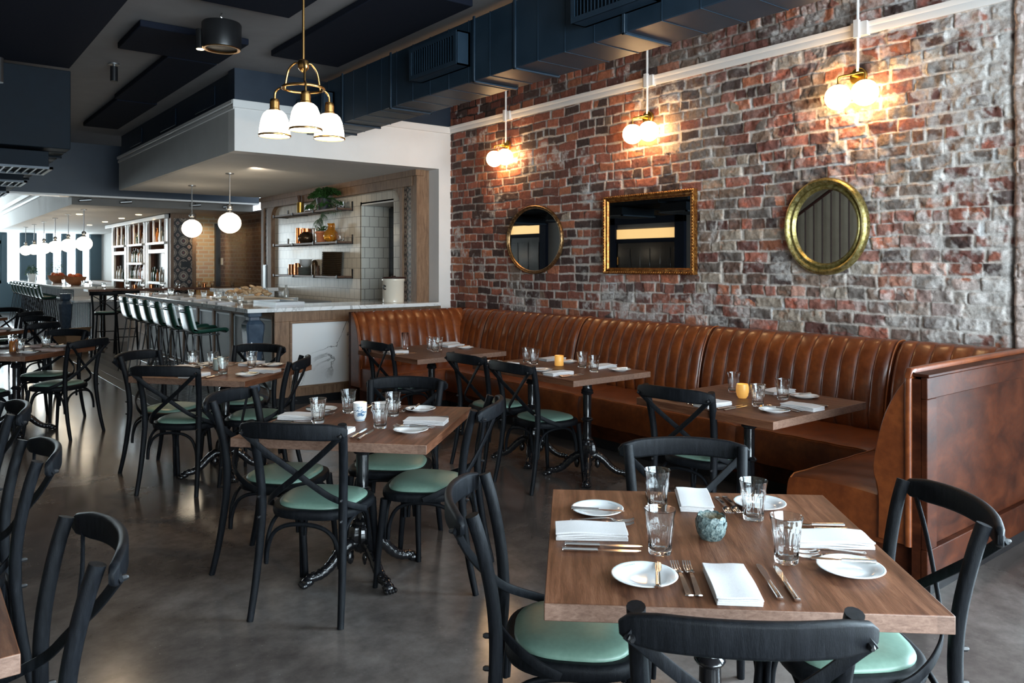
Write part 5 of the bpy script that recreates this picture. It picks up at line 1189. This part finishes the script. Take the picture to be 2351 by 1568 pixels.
# ================================================================ HIGH TABLE, FAR BAR, BACK BAR
ht = empty('communal_high_table', (4.0, 16.1, 0)); tag(ht, 'long narrow high table crossing behind the near bar, set with glasses', 'table')
MB().box(-1.33, 1.45, -.25, .25, 1.055, 1.10).build('tabletop', 'table', ht, bevel=.004)
for x in (-1.05, 1.2): 
    MB().lathe([(.10, 0), (.03, .05), (.05, .3), (.04, .6), (.06, .9), (.06, 1.05)], 16, Tr(x, 0, 0)).build('pedestal', 'iron', ht, smooth=40)
for k, x in enumerate((2.94, 3.35, 3.62, 3.95, 4.25, 4.67, 4.9, 5.3)):
    glass.put((x, 15.95 + .03 * (k % 3), 1.10), k, 'tumbler on the communal high table, %s from the left' % ['first', 'second', 'third', 'fourth', 'fifth', 'sixth', 'seventh', 'eighth'][k], 'glass', 'tumblers on the high table')
for k, x in enumerate((3.5, 3.8, 4.8)): pot('candle_glass', cyl(.035, .07), 'copper', (x, 16.15, 1.10), 'copper-coloured candle cup on the communal high table, %s of three' % ['left', 'middle', 'right'][k], 'candle holder')
def high_chair(x, y, a, label):
    t = empty('high_chair', (x, y, 0), a); tag(t, label, 'bar stool', 'black bar chairs with pale seats')
    MB().lathe([(.001, .70), (.19, .70), (.20, .72), (.19, .735), (.001, .738)], 24).build('seat_frame', 'black_wood', t, smooth=40); MB().lathe([(.001, .738), (.17, .738), (.165, .755), (.001, .762)], 24).build('seat_pad', 'vinyl', t, smooth=40)
    for s_ in (-1, 1):
        MB().tube(cat([(s_ * .19, -.24, 0), (s_ * .17, -.19, .5), (s_ * .17, -.18, .75), (s_ * .18, -.22, .98), (s_ * .19, -.25, 1.10)], 4), .016, 8).build('rear_post', 'black_wood', t); MB().tube([(s_ * .19, .19, 0), (s_ * .15, .14, .71)], .015, 8).build('front_leg', 'black_wood', t)
        MB().tube(cat([(-s_ * .19, -.27, 1.05), (0, -.24, .92), (s_ * .17, -.19, .76)], 4), .008, 6).build('cross_strip', 'black_wood', t)
    p = [(.21 * u, -.27 - .06 * (1 - u * u), 1.07) for u in [-1 + i / 6 for i in range(13)]]; MB().sweep(p, rrect(.02, .065, .008, 2)).build('top_rail', 'black_wood', t, smooth=50)
    for z in (.25, .4): MB().tube([(-.17, .17, z), (.17, .17, z)], .009, 8).build('foot_rod', 'black', t)
high_chair(2.75, 14.75, -.3, 'left of two black high bar chairs behind the end of the green stools'); high_chair(3.15, 15.15, -.2, 'right of two black high bar chairs behind the end of the green stools')
bp = MB().lathe([(.14, 0), (.13, .08), (.07, .12), (.10, .5), (.12, .80), (.07, .86), (.10, .90), (.10, 1.0)], 8).build('bar_post', 'bluepost', smooth=25); bp.location = (2.47, 16.95, 0); tag(bp, 'dark blue turned post at the near end of the distant bar', 'post')
fb = empty('distant_bar', (3.2, 21, 0)); tag(fb, 'long distant bar with fluted pale blue front and white top near the street windows', 'bar counter')
def fbx(x0, x1, y0, y1, z0, z1): return MB().box(x0 - 3.2, x1 - 3.2, y0 - 21, y1 - 21, z0, z1)
fbx(2.95, 3.6, 19.2, 28.5, 0, 1.03).build('bar_body', 'cabinet_white', fb); fbx(2.72, 3.75, 19.1, 28.6, 1.03, 1.075).build('raised_top', 'marble', fb, bevel=.004)
fbx(2.95, 3.6, 17.2, 19.2, 0, .82).build('bar_body', 'cabinet_white', fb); fbx(2.62, 3.65, 17.0, 19.2, .82, .86).build('lower_top', 'marble', fb, bevel=.004)
fl = MB()
for i in range(90):
    y = 17.3 + i * .125; q = fbx(2.93, 2.95, y, y + .05, .08, .8 if y < 19.1 else 1.0); fl.add(q.v, q.f)
o = fl.build('fluting', 'navy', fb)
for k, y in enumerate((20.3, 23.2)):
    bw = pot('fruit_bowl', [(.001, 0), (.09, 0), (.20, .10), (.24, .20), (.225, .20), (.185, .11), (.08, .02), (.001, .02)], 'basket', (3.15 + .05 * k, y, 1.076), '%s brown bowl of fruit on the distant bar' % ['nearer', 'farther'][k], 'bowl')
    for j in range(6): o = MB().sphere((0, 0, 0), .06, 12).build('orange', 'fruit', smooth=60); o.location = (3.15 + .05 * k + .10 * math.cos(j * 1.05), y + .10 * math.sin(j * 1.05), 1.076 + .20 + .02 * (j % 2)); tag(o, 'round orange-red fruit in the %s bowl on the distant bar' % ['nearer', 'farther'][k], 'fruit', 'fruit in the %s bowl' % ['nearer', 'farther'][k])
leafy('potted_herb', (3.05, 27.0, 1.076), .12, .22, 'porcelain', 'small green plant in a white pot at the far left end of the distant bar', 160, .22, .22, 9, .09)
leafy('flower_vase', (3.35, 24.6, 1.076), .12, .25, 'bottle_clear', 'vase of foliage on the distant bar behind the fruit bowls', 90, .26, .35, 12, .08)
for k, (x, y) in enumerate(((3.1, 21.6), (3.3, 22.3), (3.2, 19.6), (3.4, 19.9))): glass.put((x, y, 1.076 ), k, 'glass on the distant bar, %s' % ['behind the nearer fruit bowl', 'between the two fruit bowls', 'at its near end, left', 'at its near end, right'][k], 'glass', 'glasses on the distant bar')
bb = empty('back_bar_cabinet', (4.3, 19.8, 0)); tag(bb, 'white-framed walnut back bar with three arched bays of bottles', 'cabinet')
def bbx(x0, x1, y0, y1, z0, z1): return MB().box(x0 - 4.3, x1 - 4.3, y0 - 19.8, y1 - 19.8, z0, z1)
bbx(4.62, 4.7, 16.9, 22.7, 0, 2.58).build('back_board', 'cabinet_in', bb)
bbx(4.22, 4.7, 16.85, 22.75, 2.50, 2.59).build('cornice', 'cabinet_white', bb, bevel=.01)
bays = ((16.95, 18.55), (18.85, 20.35), (20.65, 22.1))
for y in (16.92, 18.62, 18.82, 20.40, 20.62, 22.15): bbx(4.28, 4.34, y - .06, y + .06, 0, 2.5).build('upright', 'cabinet_white', bb); bbx(4.34, 4.62, y - .03, y + .03, 0, 2.5).build('divider', 'cabinet_in', bb)
for b, (y0, y1) in enumerate(bays):
    for zz in ((1.98,) if b != 1 else (1.98, 1.55, 1.17)): bbx(4.24, 4.62, y0 + .02, y1 - .02, zz, zz + .055).build('shelf', 'cabinet_white', bb, bevel=.006)
    for u in (.36, .70): bbx(4.29, 4.32, y0 + (y1 - y0) * u - .025, y0 + (y1 - y0) * u + .025, 2.03, 2.5).build('baluster', 'cabinet_white', bb)
    sp = [(0, 0), (.18, 0)] + [(.18 - .18 * math.sin(t_), -.18 + .18 * math.cos(t_)) for t_ in [PI / 2 * i / 8 for i in range(1, 9)]]
    for yc, sg in ((y0, 1), (y1, -1)): MB().prism(sp, 0, .03, Matrix(((0, 0, 1, -.01), (sg, 0, 0, yc - 19.8), (0, 1, 0, 2.5), (0, 0, 0, 1)))).build('arch_corner', 'cabinet_white', bb)
    if b != 1:
        bbx(4.28, 4.33, y0 + .1, y1 - .1, 1.80, 1.88).build('mirror_frame', 'cabinet_white', bb); bbx(4.28, 4.33, y0 + .05, y0 + .13, 1.0, 1.98).build('mirror_frame', 'cabinet_white', bb); bbx(4.28, 4.33, y1 - .13, y1 - .05, 1.0, 1.98).build('mirror_frame', 'cabinet_white', bb)
        bbx(4.42, 4.44, y0 + .1, y1 - .1, 1.2, 1.85).build('dark_mirror', 'black_gloss', bb); bbx(4.26, 4.42, y0 + .1, y1 - .1, 1.14, 1.19).build('shelf', 'cabinet_white', bb)
bbx(4.3, 4.62, 16.9, 22.7, .9, .96).build('counter', 'marble', bb); bbx(4.32, 4.6, 16.9, 22.7, 0, .9).build('base_cupboard', 'cabinet_white', bb)
bt = Proto(MB().lathe([(.001, 0), (.038, 0), (.040, .01), (.040, .18), (.030, .215), (.014, .24), (.013, .30), (.016, .302), (.016, .315), (.001, .316)], 14).build('bottle', 'bottle_clear', smooth=45))
mm = ['bottle_clear', 'bottle_amber', 'bottle_green', 'bottle_clear']; meshes = {}
for nm in set(mm):
    me = bt.tree[0].data.copy(); me.materials.clear(); me.materials.append(M[nm]); meshes[nm] = me
rb = random.Random(6)
for (zz, y0, y1, n, row) in ((2.035, 17.1, 18.4, 8, 'top shelf of the right bay'), (2.035, 19.0, 20.2, 9, 'top shelf of the middle bay'), (2.035, 20.8, 22.0, 6, 'top shelf of the left bay'), (1.605, 18.95, 20.25, 14, 'second shelf of the middle bay'), (1.225, 18.95, 20.25, 14, 'third shelf of the middle bay'), (1.19, 17.15, 18.35, 7, 'ledge of the right bay'), (1.19, 20.8, 21.95, 6, 'ledge of the left bay'), (.96, 17.1, 18.4, 6, 'counter of the right bay'), (.96, 18.95, 20.2, 8, 'counter of the middle bay')):
    for k in range(n):
        o = bt.put((4.34 + rb.uniform(0, .05) if zz != .96 else 4.40, y0 + (y1 - y0) * (k + rb.uniform(.3, .7)) / n, zz), rb.random() * 6, 'bottle on the ' + row + ' of the back bar', 'bottle', 'bottles, ' + row)
        o.data = meshes[rb.choice(mm)]; s_ = rb.uniform(.75, 1.08); o.scale = (s_, s_, s_)
tv = MB().box(4.50, 4.68, 16.66, 16.705, 1.50, 1.62).box(4.515, 4.665, 16.655, 16.66, 1.515, 1.605).build('wall_terminal', 'black'); tag(tv, 'small black box mounted on the patterned tile pillar', 'box')
sw = MB().box(WX - .02, WX - .001, 17.2, 17.28, 1.55, 1.7).build('light_switch', 'cabinet_white'); tag(sw, 'white switch plate on the dark glazed brick beyond the bar', 'switch')
tv = MB().box(5.12, 5.16, 13.63, 13.77, 1.15, 1.55).box(5.11, 5.12, 13.64, 13.76, 1.16, 1.54).build('wall_phone_panel', 'steel_d'); tag(tv, 'pale blue-white panel at the foot of the far kitchen post', 'panel')
ell('round_mirror', 27.5, 2.0, .40, .42, .05, 'gilt_dark', 'distant round mirror on the white wall before the street windows', x=WX - .02, depth=.03)
# cardboard box
t = empty('cardboard_box', (2.95, 16.3, 0)); t.rotation_euler = (0, 0, .4); tag(t, 'open brown cardboard box on the floor at the end of the distant bar', 'box')
t.location = (2.35, 15.6, 0)
bx_ = MB().box(-.2, .2, -.2, -.192, 0, .32).box(-.2, .2, .192, .2, 0, .32).box(-.2, -.192, -.2, .2, 0, .32).box(.192, .2, -.2, .2, 0, .32).box(-.2, .2, -.2, .2, 0, .008); bx_.build('carton', 'cardboard', t)
MB().cbox((0, 0, 0), (.4, .18, .006), Tr(0, -.24, .38) @ Rx(-1.0)).build('flap', 'cardboard', t); MB().cbox((0, 0, 0), (.18, .4, .006), Tr(-.27, 0, .36) @ Ry(.7)).build('flap', 'cardboard', t)
# track heads under the beam
for k, x in enumerate((2.45, 3.1, 4.3, 4.9)):
    t = empty('track_spotlight', (x, 15.25, 2.72)); tag(t, 'small pale cylinder spotlight under the navy beam, %s from the left' % ['first', 'second', 'third', 'fourth'][k], 'spotlight', 'spotlights under the beam')
    MB().tube([(-.02, 0, -.055), (.16, -.02, -.035)], .028, 12).build('lamp_head', 'steel_d', t); MB().tube([(.07, 0, -.04), (.07, 0, 0)], .008, 8).build('stem', 'black', t)

# ================================================================ SMALL ROOM LAMPS AND AN ADDED NICHE LIGHT
def spot(loc, tgt, w, col=(1, .72, .42), ang=55, rad=.04):
    d = bpy.data.lights.new('spot_beam', 'SPOT'); d.energy = w; d.color = col; d.spot_size = R(ang); d.spot_blend = .6; d.shadow_soft_size = rad
    o = bpy.data.objects.new('spot_beam', d); COL.objects.link(o); o.location = loc; o.rotation_euler = (Vector(tgt) - Vector(loc)).to_track_quat('-Z', 'Y').to_euler()
spot((1.73, 8.87, 3.42), (1.7, 6.4, .4), 70); spot((1.93, 6.60, 3.3), (1.9, 5.9, 0), 50); spot((4.9, 16.4, 2.55), (5.1, 17.4, 1.6), 40, (1, .8, .5), 80)  # third spot has no fixture: added to brighten the yellow brick niche
spot((3.4, 9.5, 2.72), (4.9, 11.5, 1.6), 25, (1, .85, .65), 100)
for yb in (17.7, 19.6, 21.4): spot((3.9, yb, 2.58), (4.6, yb, 1.5), 22, (1, .72, .42), 110)
